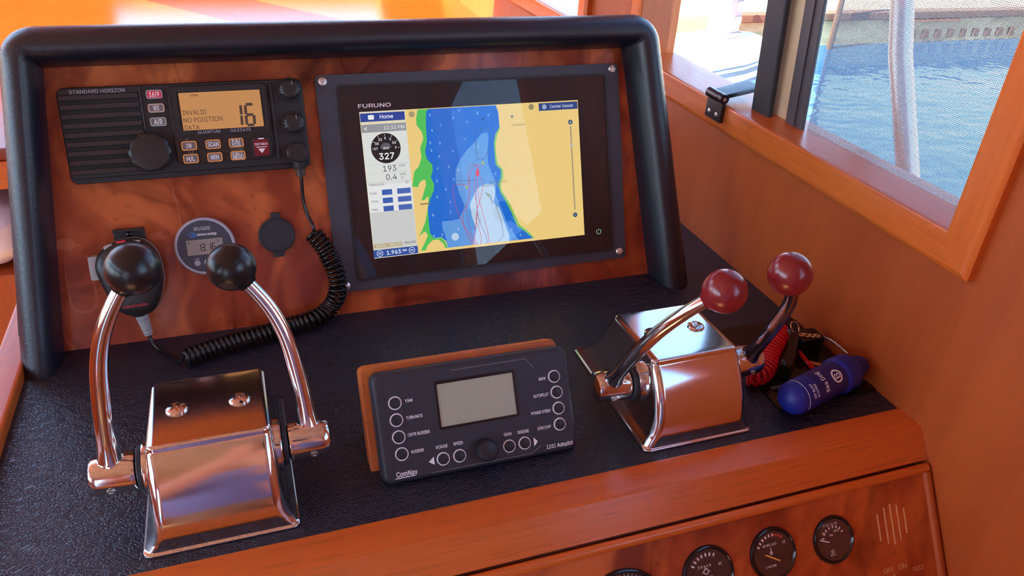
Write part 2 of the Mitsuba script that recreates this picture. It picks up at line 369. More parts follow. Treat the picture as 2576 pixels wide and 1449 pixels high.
# the wide wooden shelf ahead of the helm, and what shows past the console's left side
k = thing('front_shelf', 'wide glossy orange wooden shelf ahead of the instrument panel under the windscreen', 'shelf')
part('shelf_top', box(XL + .002, XR - .001, 0.40, YF - .02, 0.062, 0.080, 0.002), 'wood_shelf', k)
part('edge_board', box(XL + .002, -0.53, 0.398, 0.416, 0.022, 0.0615, 0.001), 'wood_x', k)
k = thing('lower_cabinet', 'dark brown wooden cabinet below the white cushion left of the helm', 'cabinet')
part('body', box(XL + .002, -0.56, 0.42, 1.2, ZF + .001, -0.122, 0.002), 'wood_z', k)
def cushion():
    m = slab(0.66, 0.5, 0.10, 0.035, 0.03, 8, True); m = m.subdivide_to_size(0.02); v = np.array(m.vertices)
    v += (meshkit.fbm(v * 14, 3) - 0.5)[:, None] * np.array([0.004, 0.004, 0.02]); m.vertices = v; m.apply_translation((-0.905, 0.66, -0.112)); return m
solo('cushion', cushion(), 'cushion_white', 'white fabric cushion on the cabinet at the far left edge, below the shelf', 'cushion', smooth=60)

# ================================================================ THE HELM CONSOLE
con = thing('helm_console', 'wooden helm console with black vinyl top and burl gauge panel on its front', 'console')
part('vinyl_top', box(-0.4848, 0.3385, -0.3148, 0.385, -0.012, 0.0, 0.0), 'vinyl', con, smooth=False, label='black grained vinyl covering of the console top')
rail = [(-0.315, -0.001), (-0.3155, 0.0012), (-0.318, 0.0018), (-0.343, 0.0018), (-0.3462, 0.0008), (-0.3480, -0.0015), (-0.3645, -0.0235), (-0.355, -0.035), (-0.315, -0.035)]
part('front_rail', prism(rail, -0.530, 0.3388), 'wood_x', con, smooth=25, label='glossy orange wooden rail along the front edge')
srail = [(-0.5125, 0.0095), (-0.5115, 0.0115), (-0.509, 0.0125), (-0.4885, 0.0125), (-0.486, 0.0115), (-0.4850, 0.0095), (-0.4850, -0.03), (-0.5125, -0.03)]
m = trimesh.creation.extrude_polygon(sg.Polygon(srail), 0.70, engine='earcut'); m.apply_transform(frame((0, 0.385, 0), (1, 0, 0), (0, 0, 1), (0, -1, 0)))
part('side_rail', m, 'wood_y', con, smooth=25)
part('fascia_panel', box(-0.53, 0.3340, -0.20, -0.004, -0.016, 0.0), 'burl_lower', con, M=FAS, smooth=False, label='red burl veneer panel that holds the gauges')
bead = [(0.0045 * math.cos(a), 0.0045 * math.sin(a)) for a in np.linspace(0, math.pi, 12)]
def bead_bar(L):
    m = trimesh.creation.extrude_polygon(sg.Polygon(bead), L, engine='earcut'); return m
m = bead_bar(0.866); m.apply_transform(frame((-0.53, -0.0045, 0.0), (0, 1, 0), (0, 0, 1), (1, 0, 0))); part('bead', m, 'wood_x', con, M=FAS)
m = bead_bar(0.195); m.apply_transform(frame((0.3345, -0.203, 0.0), (-1, 0, 0), (0, 0, 1), (0, 1, 0))); part('bead', m, 'wood_z', con, M=FAS)
part('side_panel', box(-0.53, -0.512, -0.30, 0.38, ZF + .002, -0.031), 'wood_z', con)
part('base', prism([(-0.35, -0.036), (-0.372, -0.05), (-0.46, -0.20), (-0.40, -0.60), (-0.36, ZF + .002), (0.38, ZF + .002), (0.38, -0.036)], -0.511, 0.3385), 'wood_z', con, smooth=False)
for x, L in ((0.2700, 0.0260), (0.2785, 0.0345), (0.2860, 0.0385), (0.2935, 0.0345), (0.3015, 0.0240)):
    cy = -0.0490
    m = cat([box(x - .0005, x + .0006, cy - L / 2, cy + L / 2, 0.0001, 0.0004), box(x - .0009, x - .0005, cy - L / 2, cy + L / 2, 0.0001, 0.0007)])
    part('buzzer_slot', m, 'print_gold', con, M=FAS, smooth=False)
part('switch_lettering', cat([text('OFF', 0.0048, (0.2735, -0.0905, 0.0002)), text('ON', 0.0048, (0.2900, -0.0905, 0.0002)), text('TEST', 0.0040, (0.3080, -0.0965, 0.0002)), poly([(0.277, -0.0985), (0.279, -0.0945), (0.281, -0.0985)], 0.0002)]), 'print_gold', con, M=FAS, smooth=False)

# gauges in the lower panel
def gauge(name, label, x, s, r, face, needle, letters, ticks):
    g = thing(name, label, 'gauge'); M = FAS @ off(x, -s, 0)
    part('bezel', lathe([(r, -.01), (r, 0.0015), (r - .0006, 0.0026), (r - .0018, 0.0030), (r - .0030, 0.0016), (r - .0034, 0.0004)], 48), 'black_gloss', g, M)
    part('dial', puck(r - .003, 0.0008, 0.0002, 48), face, g, M)
    if needle is not None:
        a, l = needle[0], needle[1]; d = np.array([math.cos(math.radians(a)), math.sin(math.radians(a))]); p0 = np.array(needle[2])
        part('needle', line([tuple(p0), tuple(p0 + l * d)], 0.0010, 0.0005, 0.0022), 'gauge_needle' if face == 'gauge_face' else 'print_white', g, M, smooth=False)
        part('needle_hub', puck(0.0020, 0.0010, 0.0003, 20, (p0[0], p0[1], 0.0014)), 'black_plastic', g, M)
    part('markings', cat(letters + ticks), 'print_white', g, M, smooth=False)
    part('glass', disc(r - .0032, 0.0026), 'pane', g, M)
    return g
def ticks(r0, r1, a0, a1, n, w=0.0006):
    return [line([(r0 * math.cos(a), r0 * math.sin(a)), (r1 * math.cos(a), r1 * math.sin(a))], w, 0.0002, 0.0010) for a in np.radians(np.linspace(a0, a1, n))]
gauge('tachometer', 'large black gauge with fine white ticks cut by the bottom of the photo', 0.0000, 0.0655, 0.0405, 'gauge_face', (200, .02, (0, 0)),
      [text(str(10 * i), 0.0045, (0.024 * math.cos(a), 0.024 * math.sin(a), .001)) for i, a in enumerate(np.radians(np.linspace(210, -30, 9)))], ticks(0.030, 0.0355, 210, -30, 41, 0.0005))
gauge('oil_pressure_gauge', 'black oil pressure gauge with yellow needle, left of the temperature gauge', 0.0828, 0.0490, 0.0256, 'gauge_face', (152, .0155, (0.004, -0.006)),
      [text('0 2 4 6 8', .0022, (-.003, .0080, .001)), text('H', .003, (0.0125, 0.0070, .001)), torus(.0022, .0004, 16, 6, (-.002, .003, .001)), line([(-.006, .002), (-.002, .0065), (.002, .002)], .0005, .0002, .001), text('OIL BAR', .0018, (-.001, -.002, .001))],
      ticks(0.0160, 0.0190, 145, 65, 7, 0.0016))
gauge('temperature_gauge', 'black temperature gauge with yellow needle and red zone, second gauge from the right', 0.1505, 0.0462, 0.0240, 'gauge_face', (150, .0165, (0.005, -0.007)),
      [text('40 80 120', .0022, (-.003, .0085, .001)), text('H', .003, (0.0125, 0.0080, .001)), line([(-.002, .001), (-.002, .006)], .0007, .0002, .001), torus(.0012, .0004, 14, 6, (-.002, .001, .001)), text('C', .0018, (-.009, -.0105, .001)), text('WATER', .0018, (-.003, -.0105, .001))],
      ticks(0.0155, 0.0180, 150, 85, 6, 0.0016))
part('red_zone', cat(ticks(0.0155, 0.0180, 74, 52, 3, 0.0022)), 'print_red', 'temperature_gauge', FAS @ off(0.1505, -0.0462, 0), smooth=False)
gauge('voltmeter_gauge', 'brown faced gauge with white needle, rightmost of the round gauges', 0.2166, 0.0482, 0.0222, 'gauge_face_brown', (158, .0105, (-0.006, -0.001)),
      [text('8 12 14 16', .0022, (-.002, .0145, .001)), text('10', .0022, (-.010, .008, .001)), text('PSI', .0018, (-.002, .0045, .001)), text('BAR', .0020, (.004, .0075, .001)), text('VDO', .0020, (-.003, -.0135, .001)), torus(.0012, .0003, 14, 6, (-.003, -.0105, .001))],
      ticks(0.0105, 0.0130, 165, 30, 8, 0.0014))

# ================================================================ THE INSTRUMENT PANEL
ip = thing('instrument_panel', 'upright burl veneer instrument panel framed by a thick black padded surround', 'panel')
part('burl_board', poly([(-0.470, -0.0005), (0.235, -0.0005), (0.205, 0.295), (-0.442, 0.295)], 0.014, -0.014), 'burl', ip, M=PAN, smooth=False, label='glossy reddish burl veneer board')
back = [(-0.5, 0.0), (0.27, 0.0), (0.235, 0.30), (-0.465, 0.30)]
part('back_box', poly(back, 0.02, -0.036), 'vinyl_pad', ip, M=PAN, smooth=False)
def pad():
    prof = [(0.0, -0.003), (0.0, 0.010), (0.01, 0.018), (0.05, 0.028), (0.13, 0.0365), (0.26, 0.0415), (0.42, 0.043), (0.58, 0.0420), (0.73, 0.0385), (0.86, 0.032), (0.95, 0.023), (1.0, 0.011), (1.0, -0.022), (0.0, -0.022)]
    dense = []
    for a, b in zip(prof[:-3], prof[1:-2]): dense += [tuple(np.array(a) + (np.array(b) - a) * t) for t in (0, 0.5)]
    prof = dense + prof[-3:]
    stations = []   # inner point, outward direction, width
    BL, TL_, TR_, BR = np.array([-0.4580, -0.03]), np.array([-0.4290, 0.2815]), np.array([0.1935, 0.2815]), np.array([0.2215, -0.03])
    for t in np.linspace(0, 1, 30)[:-1]: stations.append((BL + (TL_ - BL) * t, (-1, 0.0), 0.0360 - .003 * t))
    for a in np.linspace(180, 90, 11): stations.append((TL_, (math.cos(math.radians(a)), math.sin(math.radians(a))), 0.033 + .004 * (180 - a) / 90))
    for t in np.linspace(0, 1, 50)[1:-1]: stations.append((TL_ + (TR_ - TL_) * t, (0, 1), 0.037))
    for a in np.linspace(90, 0, 11): stations.append((TR_, (math.cos(math.radians(a)), math.sin(math.radians(a))), 0.037 + .004 * (90 - a) / 90))
    for t in np.linspace(0, 1, 30)[1:]: stations.append((TR_ + (BR - TR_) * t, (1, 0), 0.041 + .003 * t))
    rings = []
    for i, (p, d, w) in enumerate(stations):
        q = [np.r_[p + np.array(d) * w * c, o] for c, o in prof]
        rings.append(np.array(q))
    m = loft(rings)
    if m.volume < 0: m.invert()
    v = np.array(m.vertices); nrm = np.array(m.vertex_normals)
    f = meshkit.fbm(v * np.array([9, 9, 30]), 3, 5) - 0.5
    v = v + nrm * (0.0022 * f)[:, None] * (v[:, 2] > 0.012)[:, None]
    m.vertices = v; m.apply_transform(PAN)
    M = m3.Manifold(m3.Mesh(np.asarray(m.vertices, np.float32), np.asarray(m.faces, np.uint32)))
    return M.trim_by_plane((0, 0, 1), 0.0003) if M.num_tri() else m
part('padded_surround', pad(), 'vinyl_pad', ip, smooth=40, label='thick black padded vinyl roll round three sides')

# ================================================================ VHF RADIO
rd = thing('marine_radio', 'black marine radio with ribbed speaker grille, round knobs and orange lit display', 'radio')
RC = (-0.3045, 0.2145)
def R(name, m, mt, **kw): return part(name, m, mt, rd, PAN, **kw)
R('flange', slab(0.2325, 0.0935, 0.009, 0.008, 0.0015, at=(*RC, 0)), 'black_plastic')
R('face_plate', slab(0.2290, 0.0875, 0.0045, 0.006, 0.0015, at=(RC[0], RC[1] + .0022, 0.009)), 'black_plastic')
for i in range(9):
    v = 0.2512 - 0.00895 * i
    m = prism([(v - 0.0030, 0.0130), (v - 0.0030, 0.0152), (v - 0.0022, 0.0160), (v + 0.0018, 0.0150), (v + 0.0024, 0.0142), (v + 0.0024, 0.0130)], -0.4178, -0.3475 if i < 5 else -0.347)
    m.apply_translation((0, 0, 0)); R('grille_slat', m, 'grille_black', smooth=False)
R('grille_recess', box(-0.4185, -0.3470, 0.1765, 0.2545, 0.0133, 0.0137), 'dark_slot', smooth=False)
R('grille_divider', box(-0.3462, -0.3448, 0.2160, 0.2600, 0.0130, 0.0155, 0.0005), 'black_satin')
def rkey(u, v, w, h, mt, s, label, lit, hh=0.0046):
    k = R('button', slab(w, h, 0.0032, 0.0022, 0.0008, at=(u, v, 0.0133)), mt, label=label)
    M = PAN
    part('rim', ringm_rect(w, h, 0.0011, 0.0022, 0.0165), 'dark_slot' if lit else 'print_grey', k, PAN @ off(u, v, 0), smooth=False, **({'emitter': {**lamp(lit, 0.75), 'sampling_weight': 0.02}} if lit else {}))
    ls = s.split('\n'); t = cat([text(x, hh if len(ls) == 1 else hh * .72, (u, v + (0 if len(ls) == 1 else (0.0019 - 0.0038 * j)), 0.0166), bold=True, fit=min(w * .62, .0022 * len(x) + .0012)) for j, x in enumerate(ls)])
    part('lettering', t, 'print_white', k, PAN, smooth=False)
def ringm_rect(w, h, b, r, z):
    a, c = rrect(w, h, r, 4), rrect(w - 2 * b, h - 2 * b, max(r - b, .0003), 4)
    return poly(a, 0.0002, z, [c])
for v, mt, s, lb, lit in ((0.2508, 'key_red', '16/9', 'red lit key', None), (0.2374, 'key_grey', 'WX', None, (190, 150, 140)), (0.2240, 'key_grey', 'A/B', None, (150, 146, 150))):
    rkey(-0.3325, v, 0.0152, 0.0086, mt, s, lb, lit)
# bezel round the display
bz = np.array(rrect(0.0960, 0.0775, 0.006, 5)) + np.array([-0.2722, 0.2190])
m = loft([np.column_stack([bz, np.full(len(bz), 0.0130)]), np.column_stack([bz, np.full(len(bz), 0.0165)]), np.column_stack([(bz - [-0.2722, 0.2190]) * 0.985 + [-0.2722, 0.2190], np.full(len(bz), 0.0172)])])
R('display_bezel', m, 'black_satin')
hood = ringm_rect(0.0900, 0.0470, 0.0042, 0.003, 0.0); hood.apply_scale((1, 1, 12)); hood.apply_translation((-0.2712, 0.2322, 0.0168)); R('display_hood', hood, 'black_plastic', smooth=False)
lcd = R('display', box(-0.3102, -0.2320, 0.2136, 0.2508, 0.0172, 0.0176), 'dark_slot', smooth=False, label='orange backlit display reading 16', emitter={**lamp((204, 142, 84), 0.9), 'sampling_weight': 0.3})
def seg7(ch, w, h, s):
    on = {'0': 'abcdef', '1': 'bc', '2': 'abged', '3': 'abgcd', '4': 'fgbc', '5': 'afgcd', '6': 'afgedc', '7': 'abc', '8': 'abcdefg', '9': 'abcdfg'}[ch]
    g = 0.12 * s; x0, x1, y0, y1, ym = s / 2, w - s / 2, s / 2, h - s / 2, h / 2
    L = dict(a=((x0, y1), (x1, y1)), b=((x1, ym), (x1, y1)), c=((x1, y0), (x1, ym)), d=((x0, y0), (x1, y0)), e=((x0, y0), (x0, ym)), f=((x0, ym), (x0, y1)), g=((x0, ym), (x1, ym)))
    out = []
    for k_ in on:
        p, q = np.array(L[k_][0]), np.array(L[k_][1]); d = (q - p) / np.linalg.norm(q - p)
        out.append(line([tuple(p + d * (g + .1 * s)), tuple(q - d * (g + .1 * s))], s))
    m = cat(out); v = np.array(m.vertices); v[:, 0] += 0.04 * v[:, 1]; m.vertices = v; return m
d1 = cat([xf(seg7('1', 0.0080, 0.0236, 0.0027), off(-0.2600, 0.2142, 0.0177)), xf(seg7('6', 0.0106, 0.0236, 0.0028), off(-0.2502, 0.2142, 0.0177))])
part('channel_digits', d1, 'lcd_ink', lcd, PAN, smooth=False)
part('display_text', cat([text('INVALID', 0.0046, (-0.3088, 0.2312, 0.0177), 'l', fit=0.0225), text('NO POSITION', 0.0046, (-0.3088, 0.2238, 0.0177), 'l', fit=0.0372), text('DATA', 0.0046, (-0.3088, 0.2164, 0.0177), 'l', fit=0.0140), text('USA', 0.0020, (-0.2958, 0.2480, 0.0177), bold=True, fit=.0075)]), 'lcd_ink', lcd, PAN, smooth=False)
OR = (255, 150, 70)
for (u, v), s in zip(((-0.3069, 0.1984), (-0.2840, 0.1984), (-0.2615, 0.1984), (-0.3070, 0.1854), (-0.2840, 0.1854), (-0.2613, 0.1854)), ('DW', 'SCAN', 'PA/\nFOG', 'H/L', 'MEM', 'CALL\nMENU')):
    b = R('button', slab(0.0146, 0.0094, 0.0030, 0.0022, 0.0008, at=(u, v, 0.0170)), 'key_grey', label='small grey key with orange lit rim')
    part('rim', ringm_rect(0.0146, 0.0094, 0.0010, 0.0022, 0.0200), 'dark_slot', b, PAN @ off(u, v, 0), smooth=False, emitter={**lamp(OR, 0.62), 'sampling_weight': 0.02})
    ls = s.split('\n')
    part('lettering', cat([text(x, 0.0044 if len(ls) == 1 else 0.0032, (u, v + (0 if len(ls) == 1 else 0.0018 - 0.0036 * j), 0.0201), bold=True, fit=min(.0105, .0026 * len(x))) for j, x in enumerate(ls)]), 'print_white', b, PAN, smooth=False)
R('brand_lettering', cat([text('STANDARD HORIZON', 0.0034, (-0.3834, 0.2564, 0.0137), bold=True, fit=0.0492), text('QUANTUM', 0.0031, (-0.2862, 0.2112, 0.0212), bold=True, fit=0.0216), text('GX2360S', 0.0031, (-0.2554, 0.2112, 0.0212), bold=True, fit=0.0200),
  text('IC', 0.0020, (-0.3085, 0.2046, .0173)), text('CLR', .0018, (-0.3062, 0.1917, .0173)), text('COMPASS', .0018, (-0.2612, 0.1917, .0173))]), 'print_grey', smooth=False)
ds = R('distress_cover', slab(0.0195, 0.0205, 0.0030, 0.002, 0.0008, at=(-0.2370, 0.1930, 0.0170)), 'black_plastic')
part('distress_button', slab(0.0150, 0.0165, 0.0008, 0.001, 0.0002, at=(-0.2372, 0.1918, 0.0200)), 'distress_red', ds, PAN)
part('distress_lettering', cat([text('DISTRESS', 0.0023, (-0.2372, 0.1955, 0.0209), bold=True, fit=.0130), poly([(-0.2408, 0.1908), (-0.2336, 0.1908), (-0.2372, 0.1862)], 0.0002, 0.0209), line([(-0.2424, 0.1925), (-0.2320, 0.1925)], 0.0008, 0.0002, 0.0209), line([(-0.2395, 0.2010), (-0.2338, 0.2010)], 0.0012, 0.0002, 0.0209)]), 'print_white', ds, PAN, smooth=False)
a = np.linspace(0, 2 * np.pi, 96, endpoint=False)
def knurl(r, h, dep, cnt, n=96):
    a = np.linspace(0, 2 * np.pi, n, endpoint=False); mod = r - dep * (np.abs(np.sin(a * cnt / 2)) ** 6)
    return loft([np.column_stack([q * np.cos(a), q * np.sin(a), np.full(n, z)]) for q, z in ((mod, 0), (mod, h - 0.0025), (mod - 0.001, h - 0.0012), (np.full(n, r - .0028), h - .0004), (np.full(n, r - .0035), h), (np.full(n, r * .5), h + .0003))])
R('channel_knob', xf(knurl(0.0200, 0.0155, 0.0012, 10), off(-0.3434, 0.1945, 0.0130)), 'black_satin', label='large round channel knob')
for u, v in ((-0.2018, 0.2492), (-0.2016, 0.2146)):
    kk = R('knob', xf(cat([knurl(0.0108, 0.0140, 0.0006, 14, 84)]), off(u, v, 0.0130)), 'black_satin', label='small round knob')
    part('pointer', box(u + .002, u + .0028, v + .004, v + .008, 0.0272, 0.0276), 'print_grey', kk, PAN, smooth=False)
    R('knob_collar', puck(0.0125, 0.003, 0.001, 40, (u, v, 0.0128)), 'black_plastic')
R('right_rib', box(-0.2228, -0.2192, 0.1780, 0.2570, 0.0130, 0.0158, 0.001), 'black_plastic')

# ================================================================ RADIO MICROPHONE, its clip, plug and coiled cord
mc = thing('radio_microphone', 'black hand microphone hanging on the burl panel with grey keys and coiled black cord', 'microphone')
mo = spline([(-0.3790, 0.1108), (-0.3640, 0.1095), (-0.3535, 0.1000), (-0.3490, 0.0850), (-0.3490, 0.0660), (-0.3545, 0.0470), (-0.3620, 0.0360), (-0.3770, 0.0318), (-0.3920, 0.0372), (-0.4010, 0.0520), (-0.4070, 0.0720), (-0.4088, 0.0900), (-0.4030, 0.1010), (-0.3930, 0.1080), (-0.3790, 0.1108)], 90)[:-1]
mcn = np.array([-0.379, 0.075])
prof = [(0.90, 0.0080), (0.985, 0.0110), (1.0, 0.0180), (0.998, 0.0270), (0.975, 0.0320), (0.93, 0.0350), (0.80, 0.0378), (0.6, 0.0392), (0.3, 0.0398)]
m = loft([np.column_stack([(mo - mcn) * s + mcn, np.full(len(mo), z)]) for s, z in prof][::1])
if m.volume < 0: m.invert()
part('body', m, 'black_satin', mc, PAN, smooth=40)
m = loft([np.column_stack([(mo - mcn) * s + mcn, np.full(len(mo), z)]) for s, z in ((1.004, 0.0195), (1.012, 0.0205), (1.012, 0.0215), (1.004, 0.0225))], False, False); part('seam_strip', m, 'light_grey', mc, PAN)
part('talk_key', slab(0.0100, 0.0240, 0.016, 0.002, 0.001, at=(-0.4095, 0.0850, 0.0130)), 'light_grey', mc, PAN @ off(0, 0, 0), label='grey talk key on the left side')
for u, v, mt, rz in ((-0.3932, 0.1042, 'light_grey', 14), (-0.3815, 0.1070, 'key_red', 6), (-0.3690, 0.1065, 'light_grey', -4)):
    part('key', xf(slab(0.0088, 0.0042, 0.0035, 0.001, 0.0005), off(u, v, 0.0310) @ rotm((0, 0, 1), rz) @ rotm((1, 0, 0), -30)), mt, mc, PAN)
part('brand_lettering', xf(text('STANDARD HORIZON', 0.0022, (0, 0, 0), bold=True, fit=0.0235), off(-0.3775, 0.0448, 0.0392) @ rotm((0, 0, 1), 2)), 'print_red', mc, PAN, smooth=False)
part('grille', cat([box(-0.390, -0.368, v, v + .0012, 0.0396, 0.0402) for v in np.arange(0.066, 0.092, 0.0032)]), 'dark_slot', mc, PAN, smooth=False)
part('bracket', cat([slab(0.0285, 0.024, 0.009, 0.0015, 0.0008, at=(-0.3768, 0.1080, 0.0)), slab(0.0285, 0.003, 0.016, 0.001, 0.0008, at=(-0.3768, 0.1185, 0.0))]), 'black_plastic', mc, PAN, label='black hanger bracket')
part('bracket_screw', screwhead(0.0030, 0.0016), 'black_gloss', mc, PAN @ off(-0.3762, 0.1145, 0.009))
# strain relief: stepped grey boot on the dash side
b0, b1 = np.array([-0.3752, 0.0345, 0.0255]), np.array([-0.3722, 0.0105, 0.0185])
bp = np.linspace(b0, b1, 40); rr = [0.0066 - 0.0022 * t - (0.0010 if int(t * 12) % 2 else 0) for t in np.linspace(0, 1, 40)]
part('boot_collar', tube(np.linspace(b0 + (b0 - b1) * .25, b0, 8), np.linspace(0.0105, 0.0085, 8), 20), 'black_satin', mc, PAN)
part('strain_relief', tube(bp, rr, 20), 'light_grey', mc, PAN, smooth=50, label='stepped grey strain relief')
part('plug', cat([lathe([(0.0112, 0.0125), (0.0112, 0.017), (0.0104, 0.0175), (0.0104, 0.0285), (0.0092, 0.0300), (0.004, 0.0303)], 36, (-0.2012, 0.1842, 0))]), 'black_satin', mc, PAN, label='round cord plug in the radio front')
part('plug_boot', tube([pan(-0.2012, 0.1790, 0.021), pan(-0.2011, 0.1690, 0.020), pan(-0.2010, 0.1665, 0.020)], [0.0072, 0.0066, 0.0060], 18), 'black_satin', mc)
part('plug_boot', cat([tube([pan(-0.2010, 0.168 - .0032 * i, 0.020), pan(-0.2010, 0.1660 - .0032 * i, 0.020)], 0.0055 - .0004 * i, 18) for i in range(3)]), 'black_satin', mc)
lead = spline([pan(-0.2010, 0.168, 0.020), pan(-0.2010, 0.150, 0.018), pan(-0.2005, 0.1262, 0.014), pan(-0.1970, 0.112, 0.016), pan(-0.1925, 0.1010, 0.0205)], 40)
dz = 0.0115
path = spline([pan(-0.1960, 0.0965, dz), pan(-0.1895, 0.0875, dz), pan(-0.1835, 0.0760, dz), pan(-0.1785, 0.0620, dz + .004), pan(-0.1752, 0.0450, dz + .006), pan(-0.1765, 0.0290, dz + .006), (-0.1845, -0.0060, 0.0165), (-0.2020, -0.0190, 0.0125), (-0.2250, -0.0245, 0.0112), (-0.2486, -0.0325, 0.0112), (-0.2893, -0.0425, 0.0112), (-0.3282, -0.0555, 0.0112), (-0.3370, -0.0590, 0.0112)], 400)
hx = helix(path, 0.0088, 0.0053, 16, 0.0017)
tail = spline([hx[-1], (-0.3440, -0.0530, 0.0040), (-0.3540, -0.0370, 0.0025), (-0.3640, -0.0240, 0.0025), tuple(pan(-0.3722, 0.0105, 0.0185))], 40)
lead = spline([*lead[:-6:6], hx[0] + np.array([0.0, 0.0, 0.004]), hx[0]], 40)
part('coiled_cord', cat([tube(lead, 0.0019, 10), tube(hx, 0.0018, 8), tube(tail, 0.0019, 10)]), 'black_gloss', mc, smooth=True, label='coiled black cord looping down the panel and along the dash')

# ================================================================ BATTERY MONITOR, SOCKET CAP
bm = thing('battery_monitor', 'round grey battery monitor on the burl panel with small display reading 13.16', 'meter')
BM = PAN @ off(-0.3065, 0.0938, 0)
part('rim', lathe([(0.0304, 0), (0.0304, 0.0042), (0.0298, 0.0056), (0.0285, 0.0062), (0.0274, 0.0058), (0.0274, 0.0030)], 56), 'meter_rim', bm, BM)
part('face', puck(0.0275, 0.0057, 0.0002, 56), 'meter_grey', bm, BM)
part('display', box(-0.0180, 0.0180, -0.0085, 0.0075, 0.0055, 0.0060), 'lcd_grey', bm, BM, smooth=False)
dg = cat([xf(seg7(c_, 0.0036, 0.0078, 0.0008), off(x_, -0.0048, 0.0061)) for c_, x_ in (('1', -0.0075), ('3', -0.0040), ('1', 0.0022), ('6', 0.0066))] + [box(.0006, .0014, -.0048, -.0040, .0061, .0063), text('V', .0026, (.0135, .0048, .0061)), line([(-.0170, .0050), (-.0140, .0050)], .0007, .0002, .0061), poly([(.0125, -.0045), (.0160, -.0045), (.0142, .0000)], .0002, .0061)])
part('digits', dg, 'black_satin', bm, BM, smooth=False)
part('lettering', cat([text('victron energy', 0.0026, (0.0035, 0.0128, 0.0058), bold=True, fit=0.0195), text('BMV-712 Smart', 0.0017, (-0.0005, 0.0200, 0.0058), fit=.016), text('BATTERY MONITOR', 0.0014, (-0.0005, 0.0178, 0.0058), fit=.016), text('SETUP', .0012, (-.0098, -.0128, .0058)), text('SELECT', .0012, (.0098, -.0128, .0058))]), 'print_white', bm, BM, smooth=False)
part('logo', cat([torus(.0024, .0006, 20, 6, (-.0112, .0128, .0057)), torus(.0016, .0006, 20, 6, (-.0085, .0125, .0057))]), 'print_blue', bm, BM)
for x_ in (-0.0098, 0.0, 0.0098): part('button', cat([torus(0.0026, 0.0005, 26, 6, (x_, -0.0172, 0.0058)), puck(.0021, .0007, .0002, 20, (x_, -.0172, .0055))]), 'print_white' if False else 'meter_rim', bm, BM)
sc = thing('power_socket_cap', 'round black rubber socket cap between the battery monitor and the coiled cord', 'socket')
SM = PAN @ off(-0.2328, 0.0976, 0)
part('cap', lathe([(0.0192, 0), (0.0192, 0.0050), (0.0186, 0.0062), (0.0172, 0.0066), (0.0165, 0.0058), (0.001, 0.0060)], 48), 'rubber', sc, SM)
part('hinge_tab', slab(0.0095, 0.0070, 0.0046, 0.001, 0.0006, at=(0.0008, 0.0208, 0)), 'rubber', sc, SM)
part('pull_tab', slab(0.0115, 0.0060, 0.0050, 0.002, 0.0006, at=(-0.0002, -0.0207, 0)), 'rubber', sc, SM)

# ================================================================ CHART PLOTTER
cp = thing('chart_plotter', 'large black chart plotter showing a blue and tan chart, set in a grey screwed plate', 'display')
def C(name, m, mt, parent=None, **kw): return part(name, m, mt, parent or cp, PAN, **kw)
GC = (0.0083, 0.1445)
pl_o, pl_h = rrect(0.3600, 0.2385, 0.006, 5) + np.array([0.0060, 0.1445]), rrect(0.3170, 0.2120, 0.003, 3) + np.array(GC)
C('mounting_plate', poly(pl_o, 0.0042, 0.0, [pl_h]), 'plate_grey', label='dark grey mounting plate with a screw in each corner')
for u, v in ((-0.1662, 0.2572), (0.1780, 0.2575), (0.1776, 0.0340), (-0.1648, 0.0326)):
    part('screw', screwhead(0.0052, 0.0024), 'steel', cp, PAN @ off(u, v, 0.0042) @ rotm((0, 0, 1), u * 300 + v * 400))
C('bezel', xf(ringm_rect2 := poly(rrect(0.3215, 0.2165, 0.005, 5), 0.0058, 0.0, [rrect(0.3165, 0.2115, 0.003, 4)]), off(*GC, 0.0)), 'black_satin', smooth=False)
C('glass_backing', box(GC[0] - .1582, GC[0] + .1582, GC[1] - .1057, GC[1] + .1057, 0.0010, 0.0044), 'dark_slot', smooth=False)
G1 = [(-64.7, 223.5), (-67.7, 213.4), (-68.0, 205.4), (-62.6, 197.1), (-61.6, 190.0), (-66.3, 179.3), (-65.6, 169.1), (-69.6, 159.3), (-75.3, 154.1), (-79.4, 137.3), (-72.8, 136.1), (-69.8, 142.0), (-63.6, 144.6), (-63.2, 138.4), (-70.1, 120.5), (-65.8, 121.1), (-60.9, 127.9), (-63.5, 111.6), (-68.1, 95.4), (-72.1, 87.4), (-76.3, 80.5), (-69.1, 85.0), (-66.3, 80.5), (-69.0, 74.5), (-76.1, 63.0), (-44.4, 63.0), (-45.7, 69.9), (-50.6, 75.7), (-59.3, 75.6), (-55.3, 96.2), (-51.6, 137.4), (-50.1, 178.2), (-48.1, 223.2)]
T1 = [(-70.3, 63.0), (-68.1, 68.1), (-61.6, 73.7), (-54.0, 73.9), (-48.1, 68.0), (-47.3, 63.0)]
WA = [(-52.3, 223.4), (-55.8, 218.7), (-57.3, 202.8), (-57.7, 186.8), (-60.9, 174.9), (-59.5, 166.7), (-53.8, 160.1), (-54.0, 153.0), (-56.8, 146.1), (-53.7, 137.6), (-54.8, 130.5), (-59.8, 121.6), (-63.5, 111.6), (-63.9, 94.9), (-63.4, 82.3), (-59.2, 76.0), (-50.6, 76.3), (-45.0, 70.8), (-43.7, 63.0), (62.8, 63.0), (55.3, 70.0), (43.3, 79.9), (37.5, 95.7), (31.7, 109.1), (24.8, 122.5), (23.2, 131.1), (27.1, 139.3), (27.8, 147.7), (21.6, 154.4), (21.3, 164.9), (21.3, 179.5), (24.2, 189.6), (29.7, 197.5), (29.4, 214.0), (26.8, 223.3)]
